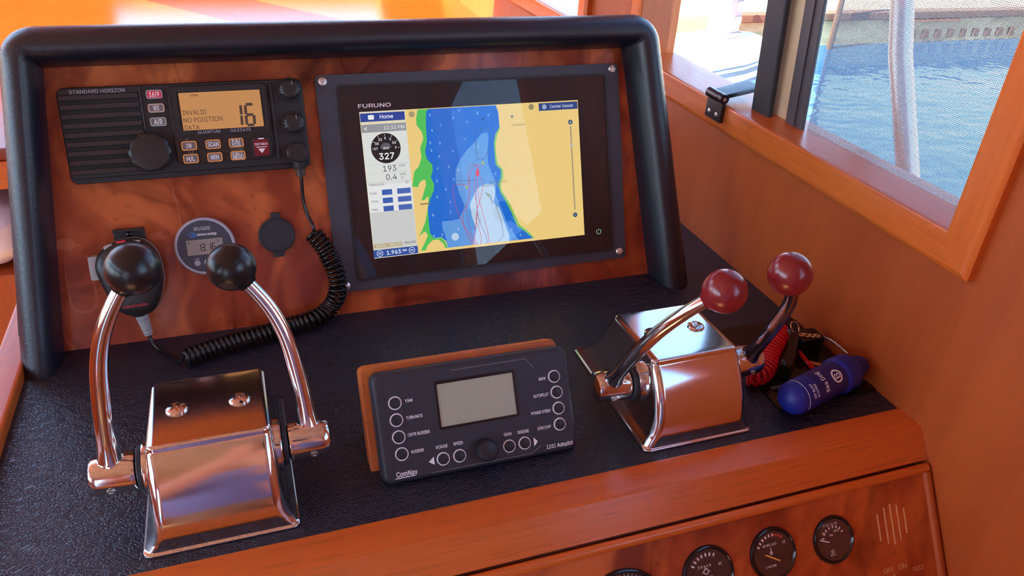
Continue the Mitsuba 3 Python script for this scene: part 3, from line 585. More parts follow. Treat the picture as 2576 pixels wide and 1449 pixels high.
G2 = [(28.2, 197.6), (31.0, 197.5), (26.9, 189.5), (23.5, 179.3), (23.2, 164.8), (24.3, 155.3), (30.4, 147.5), (29.7, 138.0), (25.8, 130.9), (27.0, 122.8), (34.7, 109.9), (40.5, 95.4), (46.3, 81.4), (57.7, 71.5), (64.2, 63.0), (53.5, 63.0), (23.3, 118.4), (18.6, 173.4)]
L1 = [(6.7, 190.7), (14.5, 192.3), (15.5, 185.0), (12.8, 169.7), (12.8, 155.1), (18.3, 140.0), (20.9, 131.3), (18.6, 120.9), (25.4, 101.1), (31.9, 81.1), (44.3, 63.0), (-8.0, 63.0), (-44.4, 63.0), (-44.5, 71.9), (-48.5, 87.1), (-47.9, 94.4), (-36.0, 94.3), (-27.2, 95.5), (-19.5, 109.6), (-24.8, 124.7), (-28.0, 137.5), (-27.2, 151.9), (-21.7, 161.8), (-12.0, 173.5), (-0.4, 183.0)]
L2 = [(-8.8, 119.1), (-2.5, 129.1), (7.7, 133.1), (17.6, 131.6), (19.2, 123.0), (16.0, 110.5), (22.2, 103.6), (25.9, 92.5), (29.5, 79.1), (32.8, 69.0), (31.6, 63.0), (-13.5, 63.0), (-7.5, 80.8), (-11.8, 96.1), (-13.2, 111.1)]
TR = [[(-0.4, 156.1), (-11.6, 152.8), (-15.3, 134.4), (-28.2, 135.5), (-31.0, 114.8), (-25.2, 93.2), (-13.9, 70.7), (-11.3, 63)], [(0.7, 156.4), (-7.4, 150.4), (-13.9, 123.8), (-17.8, 103.1), (-15.2, 81.6), (-10.2, 63)], [(1.8, 155.9), (-3.4, 145.9), (-6.3, 123.1), (-4.7, 101.8), (-9.7, 81.0), (-8.0, 63)], [(-0.4, 156.1), (-1.1, 141.6), (-2.1, 120.6), (1.7, 99.1), (5.6, 77.3), (7.3, 63)], [(6.3, 157.7), (-0.1, 145.7), (-5.0, 112.5), (-3.3, 91.0), (3.1, 73.2), (4.4, 63)], [(-0.4, 156.1), (-9.9, 146.4), (-13.4, 117.4), (-22.3, 101.4), (-20.8, 80.0), (-13.5, 63)], [(-0.1, 145.7), (-1.7, 112.1), (-6.8, 89.3), (-2.5, 73.8), (-4.6, 63)]]
CN = [[(-5.1, 138.7), (-17.1, 138.7), (-26.8, 139.5)], [(13.6, 108.6), (13.3, 119.3), (6.9, 123.0), (18.1, 108.2), (23.4, 88.4), (25.5, 70.9), (18.0, 63)], [(-0.5, 200.0), (-0.6, 160.0)], [(-0.4, 163), (8, 161.5), (14, 172)]]
DEP = [(-52.0, 215.5), (-25.0, 210.9), (-17.5, 218.6), (-9.0, 205.6), (-40.1, 203.4), (4.3, 214.4), (17.1, 211.6), (-50.8, 198.4), (-54.0, 184.7), (-42.8, 183.8), (-13.8, 185.9), (2.3, 176.6), (-53.5, 176.1), (-28.6, 173.6), (-45.2, 168.7), (-35.0, 156.7), (-48.3, 155.2), (-23.6, 151.7), (-50.2, 141.5), (-30.2, 141.8), (-40.4, 130.9), (-51.5, 123.1), (-36.4, 115.3), (-58.1, 102.7), (-37.4, 103.9), (-59.1, 78.9), (-49.2, 79.1), (-29.3, 84.1), (9.8, 102.6), (21.3, 91.8), (21.2, 75.0), (36.1, 76.3), (46.8, 68.7), (20.3, 144.0)]
mm = lambda pts: [(a / 1000, b / 1000) for a, b in pts]
ZB = 0.00450
layers = []   # (mesh, colour, layer)
def S(m, col, z): 
    m = mk(m).copy(); v = np.array(m.vertices); v[:, 2] = z; f = np.array(m.faces)
    keep = np.cross(v[f[:, 1]] - v[f[:, 0]], v[f[:, 2]] - v[f[:, 0]])[:, 2] > 1e-13      # the upper sides only: a screen is flat
    layers.append((trimesh.Trimesh(v, f[keep], process=False), col))
def rect(u0, u1, v0, v1): return poly([(u0, v0), (u1, v0), (u1, v1), (u0, v1)], 0.0001)
TAN, GRN, BLU, LBL, PAL = (240, 208, 128), (78, 196, 88), (0, 108, 214), (92, 156, 226), (186, 212, 236)
z1, z2, z3, z4, z5, z6, z7, z8, z9 = [ZB + 0.00003 * i for i in range(1, 10)]
S(rect(-0.1305, 0.1305, 0.0600, 0.2230), TAN, ZB)
chart = sg.box(-79.6, 62.6, 130.5, 222.2)
def SP(p, col, z, w=None):
    g = sg.Polygon(p).buffer(0).buffer(1.2).buffer(-1.2) if w is None else sg.LineString(p).buffer(w / 2)
    g = g.intersection(chart)
    for q in getattr(g, 'geoms', [g]):
        if q.area > 0: S(trimesh.creation.extrude_polygon(__import__('shapely').affinity.scale(q, 0.001, 0.001, origin=(0, 0)), 0.0001, engine='earcut'), col, z)
def smoothp(p): return [tuple(q) for q in spline([*p, p[0]], 8 * len(p))]
SP(G1, GRN, z1); SP(T1, TAN, z2); SP(G2, (120, 196, 90), z2); SP(WA, BLU, z3); SP(smoothp(L1)[:] if False else L1, LBL, z4); SP(L2, PAL, z5)
S(puck(0.0045, .0001, .00001, 24, (-0.0340, 0.0750, 0)), PAL, z5)
for k_, t_ in enumerate(TR): SP([tuple(q) for q in spline(t_, 40)], ((214, 70, 96), (150, 90, 170), (206, 60, 80))[k_ % 3], z6, 0.55)
for t_ in CN: SP(t_, (60, 70, 90), z6, 0.45)
SP([(-1.9, 151.0), (0.3, 151.5), (0.9, 144.6), (-1.0, 142.0), (-3.0, 144.9)], (235, 30, 45), z7)
for k_, (a_, b_) in enumerate(DEP): S(text(str(3 + (k_ * 7) % 6), 0.0026, (a_ / 1000, b_ / 1000, 0), bold=True), (178, 214, 240), z6)
for a_, b_, t_ in ((53.9, 198.6, 'Freshwater'), (16, 131, 'DIABLO CANAL'), (24, 134.0, 'POWER PLANT')): S(text(t_, 0.0022, (a_ / 1000, b_ / 1000, 0)), (110, 96, 66), z6)
for a_, b_, r_, c_ in ((-72.5, 217.4, .0034, (170, 156, 110)), (70.6, 218.0, .0034, (150, 140, 100))): S(puck(r_, .0001, .00001, 24, (a_ / 1000, b_ / 1000, 0)), c_, z6)
for a_, b_, c_ in ((7.1, 195.8, (40, 90, 150)), (15.9, 195.3, (60, 110, 170)), (10.2, 207.5, (30, 60, 110)), (6.3, 157.7, (190, 190, 60)), (-15.5, 131.3, (196, 180, 60)), (10, 119.6, (150, 160, 60)), (46, 208.1, (110, 120, 120))): S(puck(.0017, .0001, .00001, 8, (a_ / 1000, b_ / 1000, 0)), c_, z7)
S(line([(-0.072, 0.1165), (-0.060, 0.1165)], .0014), (140, 120, 80), z7)
# side column
S(rect(-0.1305, -0.0795, 0.0600, 0.2230), (228, 220, 190), z7)
S(rect(-0.1300, -0.0800, 0.0705, 0.2005), (222, 226, 222), z8); S(rect(-0.1300, -0.0800, 0.0705, 0.1120), (205, 208, 206), z9)
S(rect(-0.1300, -0.0800, 0.1120, 0.1420), (232, 234, 234), z9)
S(rect(-0.1300, -0.0805, 0.2120, 0.2212), (34, 62, 150), z8); S(rect(-0.1300, -0.0800, 0.2003, 0.2090), (150, 152, 156), z9)
S(slab(.0066, .0050, .0001, .001, .00001, at=(-0.1182, 0.2166, 0)), (236, 240, 244), z9); S(text('Home', 0.0040, (-0.1010, 0.2168, 0), bold=True), (236, 240, 250), z9)
S(text('12:32 PM', 0.0038, (-0.0820, 0.2046, 0), 'r'), (238, 240, 242), z9 + .00003); S(line([(-0.1240, .2062), (-0.1265, .2046), (-0.1240, .2030)], .0008), (238, 240, 242), z9 + .00003)
S(puck(0.0166, .0001, .00001, 48, (-0.1050, 0.1822, 0)), (16, 16, 18), z9)
S(poly([(0.0062 * math.cos(t) - 0.1050, 0.0062 * math.sin(t) + 0.1822) for t in np.linspace(0, np.pi, 20)], .0001), (84, 86, 96), z9 + .00003)
S(text('327', 0.0068, (-0.1050, 0.1735, 0), bold=True), (245, 246, 248), z9 + .00003); S(text('HDG', 0.0024, (-0.1050, 0.1822, 0), bold=True), (240, 240, 240), z9 + .00006)
for j, t_ in enumerate(('27', '30', '33', '0', '3', '06', '9')):
    an = math.radians(180 - 30 * j); S(text(t_, 0.0026, (-0.1050 + 0.0112 * math.cos(an), 0.1822 + 0.0112 * math.sin(an), 0), bold=True), (240, 240, 240), z9 + .00003)
    S(line([(-0.1050 + q * math.cos(an), 0.1822 + q * math.sin(an)) for q in (.0138, .0156)], .0005), (240, 240, 240), z9 + .00003)
S(text('193', 0.0062, (-0.1030, 0.1598, 0)), (70, 74, 78), z9 + .00003); S(text('COG', 0.0024, (-0.0890, 0.1620, 0)), (70, 74, 78), z9 + .00003)
S(text('0.4', 0.0062, (-0.1020, 0.1502, 0)), (70, 74, 78), z9 + .00003); S(text('SOG', 0.0024, (-0.0888, 0.1525, 0)), (70, 74, 78), z9 + .00003); S(text('kn', 0.0022, (-0.0895, 0.1488, 0)), (70, 74, 78), z9 + .00003)
for v_ in (0.1645, 0.1552, 0.1455): S(line([(-0.1295, v_), (-0.0805, v_)], .0003), (190, 194, 192), z9)
S(text('TERRA NOVA', 0.0026, (-0.1285, 0.1428, 0), 'l', fit=.0175), (110, 112, 116), z9 + .00003); S(line([(-.0860, .1442), (-.0835, .1442), (-.0835, .1420), (-.0860, .1420), (-.0860, .1442)], .0004), (110, 112, 116), z9 + .00003)
for j, t_ in enumerate(('Date', 'Time', 'Rate')):
    v_ = 0.1336 - 0.0092 * j
    S(text(t_, 0.0026, (-0.1275, v_, 0), 'l'), (96, 100, 104), z9 + .00003); S(rect(-0.1143, -0.1028, v_ - .0030, v_ + .0030), (52, 92, 176), z9 + .00003); S(rect(-0.0970, -0.0815, v_ - .0030, v_ + .0030), (70, 104, 180), z9 + .00003)
S(rect(-0.1300, -0.0970, 0.0715, 0.0762), (188, 176, 140), z9 + .00003); S(text('DATA', .0028, (-.1215, .0738, 0)), (236, 232, 214), z9 + .00006); S(text('ROUTE', .0028, (-.1045, .0738, 0)), (236, 232, 214), z9 + .00006); S(text('RADAR', .0028, (-.0875, .0745, 0)), (90, 92, 90), z9 + .00006)
S(rect(-0.1305, -0.0795, 0.0608, 0.0695), (40, 80, 160), z9)
S(text('1.963', 0.0044, (-0.1075, 0.0652, 0), bold=True), (238, 242, 250), z9 + .00003); S(text('NM', 0.0024, (-0.0950, 0.0660, 0), bold=True), (238, 242, 250), z9 + .00003)
for u_, t_ in ((-0.1235, '3D'), (-0.0865, 'HU')): S(ringm(.0030, .0036, 0, .0001, 28, (u_, .0652, 0)), (238, 242, 250), z9 + .00003); S(text(t_, .0022, (u_, .0652, 0), bold=True), (238, 242, 250), z9 + .00003)
# right hand controls
S(rect(0.0800, 0.1297, 0.2128, 0.2215), (30, 66, 130), z7); S(puck(.0030, .0001, .00001, 24, (0.0870, 0.2172, 0)), (150, 170, 200), z8); S(text('Center Vessel', 0.0034, (0.1090, 0.2172, 0), fit=.030), (236, 240, 250), z8)
S(line([(0.1193, 0.1930), (0.1193, 0.0925)], .0016), (160, 150, 124), z7); S(puck(.0020, .0001, .00001, 16, (0.1193, 0.1704, 0)), (190, 190, 186), z8)
for v_, t_ in ((0.1976, '+'), (0.0861, '-')): S(puck(.0029, .0001, .00001, 24, (0.1193, v_, 0)), (60, 90, 120), z7); S(text(t_, .0030, (0.1193, v_, 0), bold=True), (230, 234, 238), z8)
scr = trimesh.util.concatenate([m_ for m_, _ in layers]); col = np.vstack([np.tile(np.array(lin(*c_)) * SCREEN, (len(m_.vertices), 1)) for m_, c_ in layers])
scene[cp + '__screen'] = mikit.ply(xf(scr, PAN), 'dark_slot', smooth=False, color=col, emitter={'type': 'area', 'radiance': {'type': 'mesh_attribute', 'name': 'vertex_color'}, 'sampling_weight': 0.5})
labels[cp + '__screen'] = {'label': 'lit chart screen with blue water, tan land and red tracks'}
C('cover_glass', quad_z(0.00545, GC[0] - .1583, GC[0] + .1583, GC[1] - .1058, GC[1] + .1058), 'coated_glass', smooth=False)
C('brand_lettering', text('FURUNO', 0.0040, (-0.1130, 0.2293, 0.0045), bold=True, fit=0.0362), 'print_white', smooth=False)
pw = cat([trimesh.creation.extrude_polygon(sg.LineString([(0.0030 * math.cos(t), 0.0030 * math.sin(t)) for t in np.radians(np.linspace(130, 410, 30))]).buffer(.00035), .0002, engine='earcut'), line([(0, .0012), (0, .0036)], .0007)])
C('power_mark', xf(pw, off(0.1498, 0.0622, 0.0046)), 'dark_slot', smooth=False, label='small lit power symbol', emitter={**lamp((170, 220, 190), 0.7), 'sampling_weight': 0.02})

# ================================================================ TWIN LEVER ENGINE CONTROLS
def housing(bulge=0.0):
    z_ = [0.0000, 0.0006, 0.0018, 0.0034, 0.0046, 0.0064, 0.0090, 0.0120, 0.0160, 0.0200, 0.0250, 0.031, 0.040, 0.050, 0.058, 0.066, 0.0715, 0.0755]
    yf = [.3022, .3030, .3026, .3020, .3016, .3010, .3002, .2996, .2996, .3003, .3014, .3022, .3022, .2998, .2963, .2905, .2850, .2800]
    yb = [.1330, .1325, .1325, .1345, .1362, .1385, .1410, .1435, .1465, .1510, .1560, .1615, .1665, .1715, .1755, .1800, .1835, .1870]
    hw = [.0570, .0578, .0577, .0560, .0554, .0545, .0532, .0519, .0507, .0498, .0490, .0483, .0475, .0467, .0462, .0457, .0454, .0450]
    rr = [.0065, .0065, .0065, .0070, .0075, .0080, .0085, .0090, .0098, .0100, .0100, .0098, .0095, .0090, .0085, .0080, .0075, .0065]
    from scipy.interpolate import PchipInterpolator as PI
    zz = np.r_[0, .0006, .0016, .0020, .0022, .0024, .0027, np.linspace(0.0031, 0.013, 22), np.linspace(0.0136, 0.0755, 50)]
    F = [PI(z_, q)(zz) for q in (yf, yb, hw, rr)]; rings = []
    phi = np.radians(47.0) * np.clip((zz - 0.0145) / 0.06, 0, 1); front = 0.3008 + 0.06 / math.radians(47.0) * np.log(np.cos(phi))
    F[0] = np.where(zz > 0.0145, front, np.interp(zz, [0, .0006, .0016, .0022, .0027, .0090, .0145], [.3030, .3036, .3036, .3030, .3014, .3008, .3008]))
    for z, f, b, h, r in zip(zz, *F):
        q = rrect(2 * h, f - b, r, 9); t = max(0.0, (z - 0.05) / 0.0245)
        y = q[:, 1] - (f + b) / 2; rings.append(np.column_stack([q[:, 0], y, z + t * t * 0.030 * (-(y + 0.23))]))
    f, b, h, r = (q[-1] for q in F)
    for i, dz in ((0.0003, 0.0008), (0.0009, 0.0016), (0.0018, 0.0023), (0.0030, 0.0028), (0.0046, 0.0031), (0.0066, 0.0032), (0.020, 0.0033)):
        q = rrect(2 * h - 2 * i, f - b - 0.9 * i, max(r - i, .002), 9); y = q[:, 1] - (f + b) / 2
        rings.append(np.column_stack([q[:, 0], y, 0.0755 + dz + 0.030 * (-(y + 0.23))]))
    return loft(rings)
HUBY, HUBZ = -0.2500, 0.0430
def make_control(name, label, cx, balls, knob, rb, knob_label, group_label):
    t = thing(name, label, 'engine control'); M = off(cx, 0, 0)
    part('housing', housing(), 'chrome', t, M, smooth=38, label='polished chrome housing')
    for x_, y_ in ((-0.0235, -0.2300), (0.0235, -0.2300)):
        part('screw', screwhead(0.0082, 0.0030), 'chrome', t, M @ off(x_, y_, 0.0789) @ rotm((1, 0, 0), 1.5))
    for s, (bx, by, bz) in zip((-1, 1), balls):
        A = frame((cx + s * 0.040, HUBY, HUBZ), (0, s, 0), (0, 0, 1), (s, 0, 0))
        part('side_boss', lathe([(0.0215, -0.004), (0.0215, 0.0095), (0.0208, 0.0112), (0.0190, 0.0120), (0.0100, 0.0122)], 48), 'chrome', t, A)
        part('boot_ring', lathe([(0.0165, 0.0115), (0.0178, 0.0125), (0.0178, 0.0148), (0.0165, 0.0158)], 40), 'rubber', t, A, label='black rubber ring')
        hub = np.array([cx + s * 0.0735, HUBY, HUBZ]); ball = np.array([bx, by, bz])
        d = ball - hub; d[0] = 0.0; L = np.linalg.norm(d); d /= L
        offs = [(0.0, 0.0735), (0.10, 0.0735), (0.22, 0.0728), (0.40, 0.0700), (0.55, 0.0665), (0.68, 0.0610), (0.80, 0.0525), (0.90, 0.0425), (1.0, abs(bx - cx))]
        P = spline([(cx + s * o, *(hub + d * L * q)[1:]) for q, o in offs], 60); P = P[:58]
        lv = thing_part('lever', t)
        ref = np.cross(d, (1, 0, 0))
        q = np.linspace(0, 1, len(P)); w1 = 0.0067 - 0.0014 * q; w2 = 0.0073 - 0.0021 * q
        flare = np.exp(-(q / 0.10) ** 2)
        m = tube(P, w1 + 0.0045 * flare, 24, w2 + 0.0050 * flare, ref)
        hubm = xf(lathe([(0.0120, 0.0160), (0.0152, 0.0172), (0.0158, 0.0200), (0.0155, 0.0300), (0.0148, 0.0430), (0.0142, 0.0470), (0.0128, 0.0490), (0.006, 0.0494)], 40), A)
        a1, a2 = (m3.Manifold(m3.Mesh(np.asarray(x.vertices, np.float32), np.asarray(x.faces, np.uint32))) for x in (fixed(m), fixed(hubm)))
        scene[lv] = mikit.ply(mk(a1 + a2), 'chrome', smooth=50)
        part('knob', xf(ball_mesh(rb), frame(ball, *basis(P[-1] - P[-6]))), knob, lv, smooth=True, label=knob_label)
        part('set_screw', cat([xf(ringm(0.0018, 0.0032, 0, 0.0008, 24), frame(hub + np.array([s * 0.002, -0.0148, -0.0045]), (1, 0, 0), (0, -0.29, 0.957), (0, -0.957, -0.29)))]), 'steel', lv, label='small grub screw')
    return t
def thing_part(name, parent): return key(parent + '__' + name)
def fixed(m):
    m = trimesh.Trimesh(m.vertices, m.faces, process=True)
    if m.volume < 0: m.invert()
    return m
def basis(z):
    z = z / np.linalg.norm(z); x = np.cross((0.3, 1, 0.2), z); x /= np.linalg.norm(x); return x, np.cross(z, x), z
def ball_mesh(r):
    a = np.linspace(-89.5, 90, 60); prof = [(r * math.cos(math.radians(q)), r * math.sin(math.radians(q))) for q in a]
    prof = [(x * (1 - 0.010 * math.exp(-((y - 0.1 * r) / 0.0006) ** 2)), y) for x, y in prof]
    return lathe([(0.0070, -r * 1.02)] + [p for p in prof if p[1] > -r * 0.9], 64)
make_control('gear_lever_control', 'chrome twin lever control with two black ball knobs at the left of the dash', -0.3066, ((-0.3372, -0.2360, 0.2105), (-0.2748, -0.2050, 0.1870)), 'knob_black', 0.0184, 'black ball knob', '')
make_control('throttle_control', 'chrome twin lever control with two red ball knobs at the right of the dash', 0.1149, ((0.0870, -0.3265, 0.1830), (0.1452, -0.3275, 0.1912)), 'knob_red', 0.0177, 'dark red ball knob', '')

# ================================================================ AUTOPILOT HEAD
ap = thing('autopilot', 'black autopilot control head on an orange wooden wedge in the middle of the dash', 'autopilot')
def A(name, m, mt, parent=None, **kw): return part(name, m, mt, parent or ap, APF, **kw)
FW, FH, FZ = 0.1785, 0.0950, 0.0
blk = xf(slab(0.1840, 0.0990, 0.0190, 0.006, 0.0025, 5, True, (-0.0045, 0.0515, -0.0400)), APF)
Mf = m3.Manifold(m3.Mesh(np.asarray(blk.vertices, np.float32), np.asarray(blk.faces, np.uint32))).trim_by_plane((0, 0, 1), 0.0002)
wedge = prism([(-0.2600, 0.0002), (-0.1990, 0.0002), (-0.2080, 0.045)], -0.176, -0.004)
part('wooden_block', Mf, 'wood_light', ap, smooth=30, label='orange wooden mounting block')
part('wooden_wedge', wedge, 'wood_light', ap, smooth=False)
A('body', cat([slab(FW, FH, 0.0205, 0.008, 0.0045, 6, False, (0, FH / 2, -0.0205))]), 'ap_black', smooth=40)
A('raised_area', poly([(-0.0800, 0.0040), (0.0440, 0.0040), (0.0535, 0.0095), (0.0800, 0.0095), (0.0800, 0.0800), (0.0550, 0.0800), (0.0485, 0.0890), (-0.0800, 0.0890)], 0.0006, 0.0), 'ap_black', smooth=False)
def edged(pts, w=0.0006): return line(pts, w, 0.0003, 0.0006)
for e_ in ([(-0.0480, 0.0041), (0.0438, 0.0041), (0.0533, 0.0096)], [(-0.02, 0.0888), (0.0484, 0.0888), (0.0549, 0.0800)]): A('edge_line', edged(e_), 'key_grey', smooth=False)
A('display_frame', ringm_rect2(0.0715, 0.0400, 0.0016, 0.0008, 0.0016) if False else poly(rrect(0.0725, 0.0415, 0.0008, 2) + np.array([0.0005, 0.0602]), 0.0018, 0.0001, [rrect(0.0690, 0.0372, 0.0006, 2) + np.array([0.0000, 0.0600])]), 'black_gloss', smooth=False)
A('display', box(-0.0345, 0.0345, 0.0414, 0.0786, 0.0004, 0.0009), 'lcd_green', smooth=False, label='blank grey green display')
for u, v in ((-.0715, .0685), (-.0720, .0540), (-.0718, .0394), (-.0710, .0248), (.0735, .0690), (.0741, .0546), (.0741, .0400), (.0733, .0255), (-.0362, .0142), (-.0216, .0142), (.0239, .0144), (.0383, .0145)):
    b = A('button', lathe([(0.0047, 0.0004), (0.0047, 0.0020), (0.0042, 0.0028), (0.0030, 0.0031), (0.0005, 0.0032)], 32, (u, v, 0)), 'black_plastic')
    part('ring', ringm(0.0047, 0.0058, 0.0006, 0.0011, 36, (u, v, 0)), 'print_white', b, APF, smooth=False, label='white ring')
kb = A('knob', lathe([(0.0100, 0.0004), (0.0098, 0.0060), (0.0094, 0.0105), (0.0082, 0.0125), (0.0055, 0.0134), (0.001, 0.0136)], 40, (0.0015, 0.0158, 0)), 'black_plastic')
A('lettering', cat([text(s_, h_, (u_, v_, 0.00065), al_, bold=True, fit=w_) for s_, u_, v_, al_, w_, h_ in (
    ('YAW', -.0630, .0688, 'l', .0068, .0026), ('TURN RATE', -.0636, .0543, 'l', .0142, .0026), ('CNTR RUDDER', -.0640, .0397, 'l', .0190, .0026), ('RUDDER', -.0628, .0250, 'l', .0108, .0026),
    ('NAV', .0654, .0686, 'r', .0066, .0026), ('AUTOPILOT', .0663, .0540, 'r', .0146, .0026), ('POWER STEER', .0661, .0392, 'r', .0182, .0026), ('STBY/OFF', .0648, .0249, 'r', .0128, .0026),
    ('DODGE', -.0362, .0249, 'c', .0102, .0026), ('SPEED', -.0216, .0251, 'c', .0084, .0026), ('GAIN', .0237, .0250, 'c', .0070, .0026), ('DODGE', .0383, .0248, 'c', .0106, .0026), ('1101 Autopilot', .0710, .0072, 'c', .0252, .0034))]
    + [text('ComNav', 0.0042, (-0.0687, 0.0080, .00065), bold=True, fit=0.0180), line([(-.0790, .0047), (-.0612, .0050)], .0006, .0002, .00065), poly([(-.0490, .0138), (-.0442, .0175), (-.0442, .0105)], .0002, .00065), poly([(.0508, .0138), (.0470, .0180), (.0470, .0100)], .0002, .00065)]), 'print_white', smooth=False)

# ================================================================ BOW THRUSTER PLATE AND THE THINGS LYING ON IT
bt = thing('bow_thruster_plate', 'flat black switch plate on the dash under the blue key float by the right wall', 'plate')
part('plate', poly([(0.2172, -0.2845), (0.2215, -0.2100), (0.236, -0.142), (0.3360, -0.142), (0.3365, -0.2845)], 0.0016, 0.0003), 'black_gloss', bt, smooth=False)
part('lettering', cat([text('BOW THRUSTER', 0.0042, (0.2300, -0.2530, 0.0020), 'l', fit=.047), text('KEY SWITCH', 0.0038, (0.2248, -0.2700, 0.0020), 'l', fit=.036)]), 'print_grey', bt, smooth=False)
part('control_block', slab(0.030, 0.022, 0.020, 0.003, 0.002, at=(0.3100, -0.2010, 0.0019)), 'black_gloss', bt)
fl = thing('key_float', 'blue cylindrical key float with white printing lying beside the right wall', 'float')
f0, f1 = np.array([0.2262, -0.2900, 0.0195]), np.array([0.3265, -0.2625, 0.0195])
fx, fy, fz = basis(f1 - f0); L = np.linalg.norm(f1 - f0); FM = frame(f0, fx, fy, fz)
R_ = 0.0170
part('body', lathe([(R_ * math.cos(t), -R_ * 0.9 * math.sin(t)) for t in np.linspace(math.pi / 2 - .01, 0, 12)] + [(R_, 0.001), (R_, 0.020)], 44), 'float_blue', fl, FM, smooth=40)
part('sleeve', lathe([(R_ + .0002, 0.018), (R_ + .0002, 0.066)], 44), 'float_navy', fl, FM, smooth=40)
part('cap', lathe([(R_, 0.062), (R_ + .0022, 0.0650), (R_ + .0026, 0.068), (R_ + .0020, 0.083), (0.0150, 0.090), (0.0110, 0.0945), (0.0105, 0.104), (0.0080, 0.110), (0.001, 0.1115)], 44), 'float_blue', fl, FM, smooth=40)
def wrap(m):   # flat lettering bent round the float: x along its axis, y round it
    m = mk(m); v = np.array(m.vertices); ang = v[:, 1] / R_; rad = R_ + 0.0003 + v[:, 2]
    up = np.cross(fz, np.cross((0, 0, 1), fz)); up /= np.linalg.norm(up); sd = np.cross(up, fz)
    m.vertices = f0 + np.outer(v[:, 0], fz) + (rad * np.cos(ang))[:, None] * up + (rad * np.sin(ang))[:, None] * (-sd if sd[1] < 0 else sd) ; return m
def vert(s_, h_, x_, y_, fit): # reads round the float
    m = text(s_, h_, (0, 0, 0), bold=False, fit=fit); m.apply_transform(rotm((0, 0, 1), 90)); m.apply_translation((x_, y_, 0)); m = m.subdivide_to_size(0.0016); return wrap(m)
prt = [vert('DAVIS', .0045, .0210, -0.0060, .014), vert('Key Buoy', .0034, .0140, -0.014, .013), vert('Self Inflating', .0026, .0090, -0.016, .013), vert('for keys', .0026, .0055, -.016, .009)]
part('printing', cat([wrap(box(0.0005, 0.0009, -0.030, 0.012, 0, .0002).subdivide_to_size(.003)), vert('KEY BUOY', .0030, .0090, -.0130, .0150), vert('FLOATING', .0026, .0140, -.0140, .0130), vert('Sea Dog', .0052, .0285, -.0090, .0230), wrap(xf(ringm(.0052, .0070, 0, .0002, 32), off(.0480, -.0100, 0)).subdivide_to_size(.003)), vert('B', .0080, .0480, -.0100, .0052)]), 'print_white', fl, smooth=False)
lc = thing('coiled_lanyard', 'bright red coiled kill cord lanyard lying between the throttle housing and the blue float', 'lanyard')
lp = spline([(0.2700, -0.1960, 0.0290), (0.2560, -0.2090, 0.0240), (0.2420, -0.2210, 0.0190), (0.2310, -0.2330, 0.0150), (0.2200, -0.2390, 0.0130), (0.2090, -0.2360, 0.0130)], 200)
part('coil', tube(helix(lp, 0.0112, 0.0046, 18, 0.0021), 0.0021, 8), 'coil_red', lc, smooth=True)
part('loose_end', tube(spline([(0.2955, -0.2080, 0.0060), (0.2940, -0.2250, 0.0045), (0.2925, -0.2400, 0.0045), (0.2905, -0.2520, 0.006)], 30), 0.0026, 10), 'coil_red', lc, smooth=True)
fb = thing('key_fob', 'black tubular key fob with a chrome ring lying next to the red lanyard', 'fob')
part('tube', tube(np.linspace((0.2960, -0.1925, 0.0150), (0.2480, -0.2420, 0.0120), 24), [0.0102] * 22 + [.0096, .0085], 24), 'black_gloss', fb, smooth=40)
part('ring', xf(torus(0.0068, 0.0010, 30, 8), frame((0.2970, -0.1920, 0.0265), (0.9, 0.43, 0), (-0.3, 0.63, .72), (.31, -.65, .69))), 'chrome', fb)
kc = thing('key_chain', 'small gold and silver chain links behind the blue float', 'chain')
def chain(P, r): return cat([xf(trimesh.creation.icosphere(2, r), off(*q)) for q in P])
part('bead_chain', chain(spline([(0.3255, -0.196, 0.0135), (0.3315, -0.206, 0.016), (0.3325, -0.222, 0.018), (0.3310, -0.240, 0.019)], 16), 0.0015), 'steel', kc)
part('link_chain', cat([xf(torus(0.0024, 0.0007, 16, 6), off(*q) @ rotm((1, .3, 0), 80 * (i_ % 2))) for i_, q in enumerate(spline([(0.3000, -0.2010, 0.0225), (0.3080, -0.2060, 0.0230), (0.3170, -0.2080, 0.0225)], 7))]), 'brass', kc)
ky = thing('key', 'small steel key beside the blue float', 'key')
part('blade', xf(slab(0.024, 0.006, 0.0018, 0.0015, 0.0004), off(0.3010, -0.2330, 0.0040) @ rotm((0, 0, 1), -40)), 'brass', ky)

# ================================================================ HINGED LATCH ON THE WINDOW SILL
hg = thing('sill_hinge', 'black hinge on the wooden window sill with one leaf lying out flat', 'hinge')
part('lower_leaf', box(0.3215, 0.3268, 0.0545, 0.0905, 0.1755, 0.2010, 0.001), 'hinge_black', hg)
for y_ in (0.0640, 0.0810):
    part('screw', xf(screwhead(0.0032, 0.0014), frame((0.3215, y_, 0.1845), (0, -1, 0), (0, 0, 1), (-1, 0, 0))), 'steel', hg)
for y0_, y1_ in ((0.0545, 0.0650), (0.0655, 0.0905)):
    m = puck(0.0064, y1_ - y0_, 0.0006, 28); m.apply_transform(frame((0.3235, y1_, 0.2065), (1, 0, 0), (0, 0, 1), (0, -1, 0))); part('knuckle', m, 'hinge_black', hg)
m = puck(0.0024, 0.037, 0.0004, 16); m.apply_transform(frame((0.3235, 0.0912, 0.2065), (1, 0, 0), (0, 0, 1), (0, -1, 0))); part('pin', m, 'steel', hg)
part('upper_leaf', xf(box(0.002, 0.0560, 0.0600, 0.0900, -0.003, 0.0025, 0.001), off(0.3245, 0, 0.2075) @ rotm((0, 1, 0), -9)), 'hinge_black', hg)

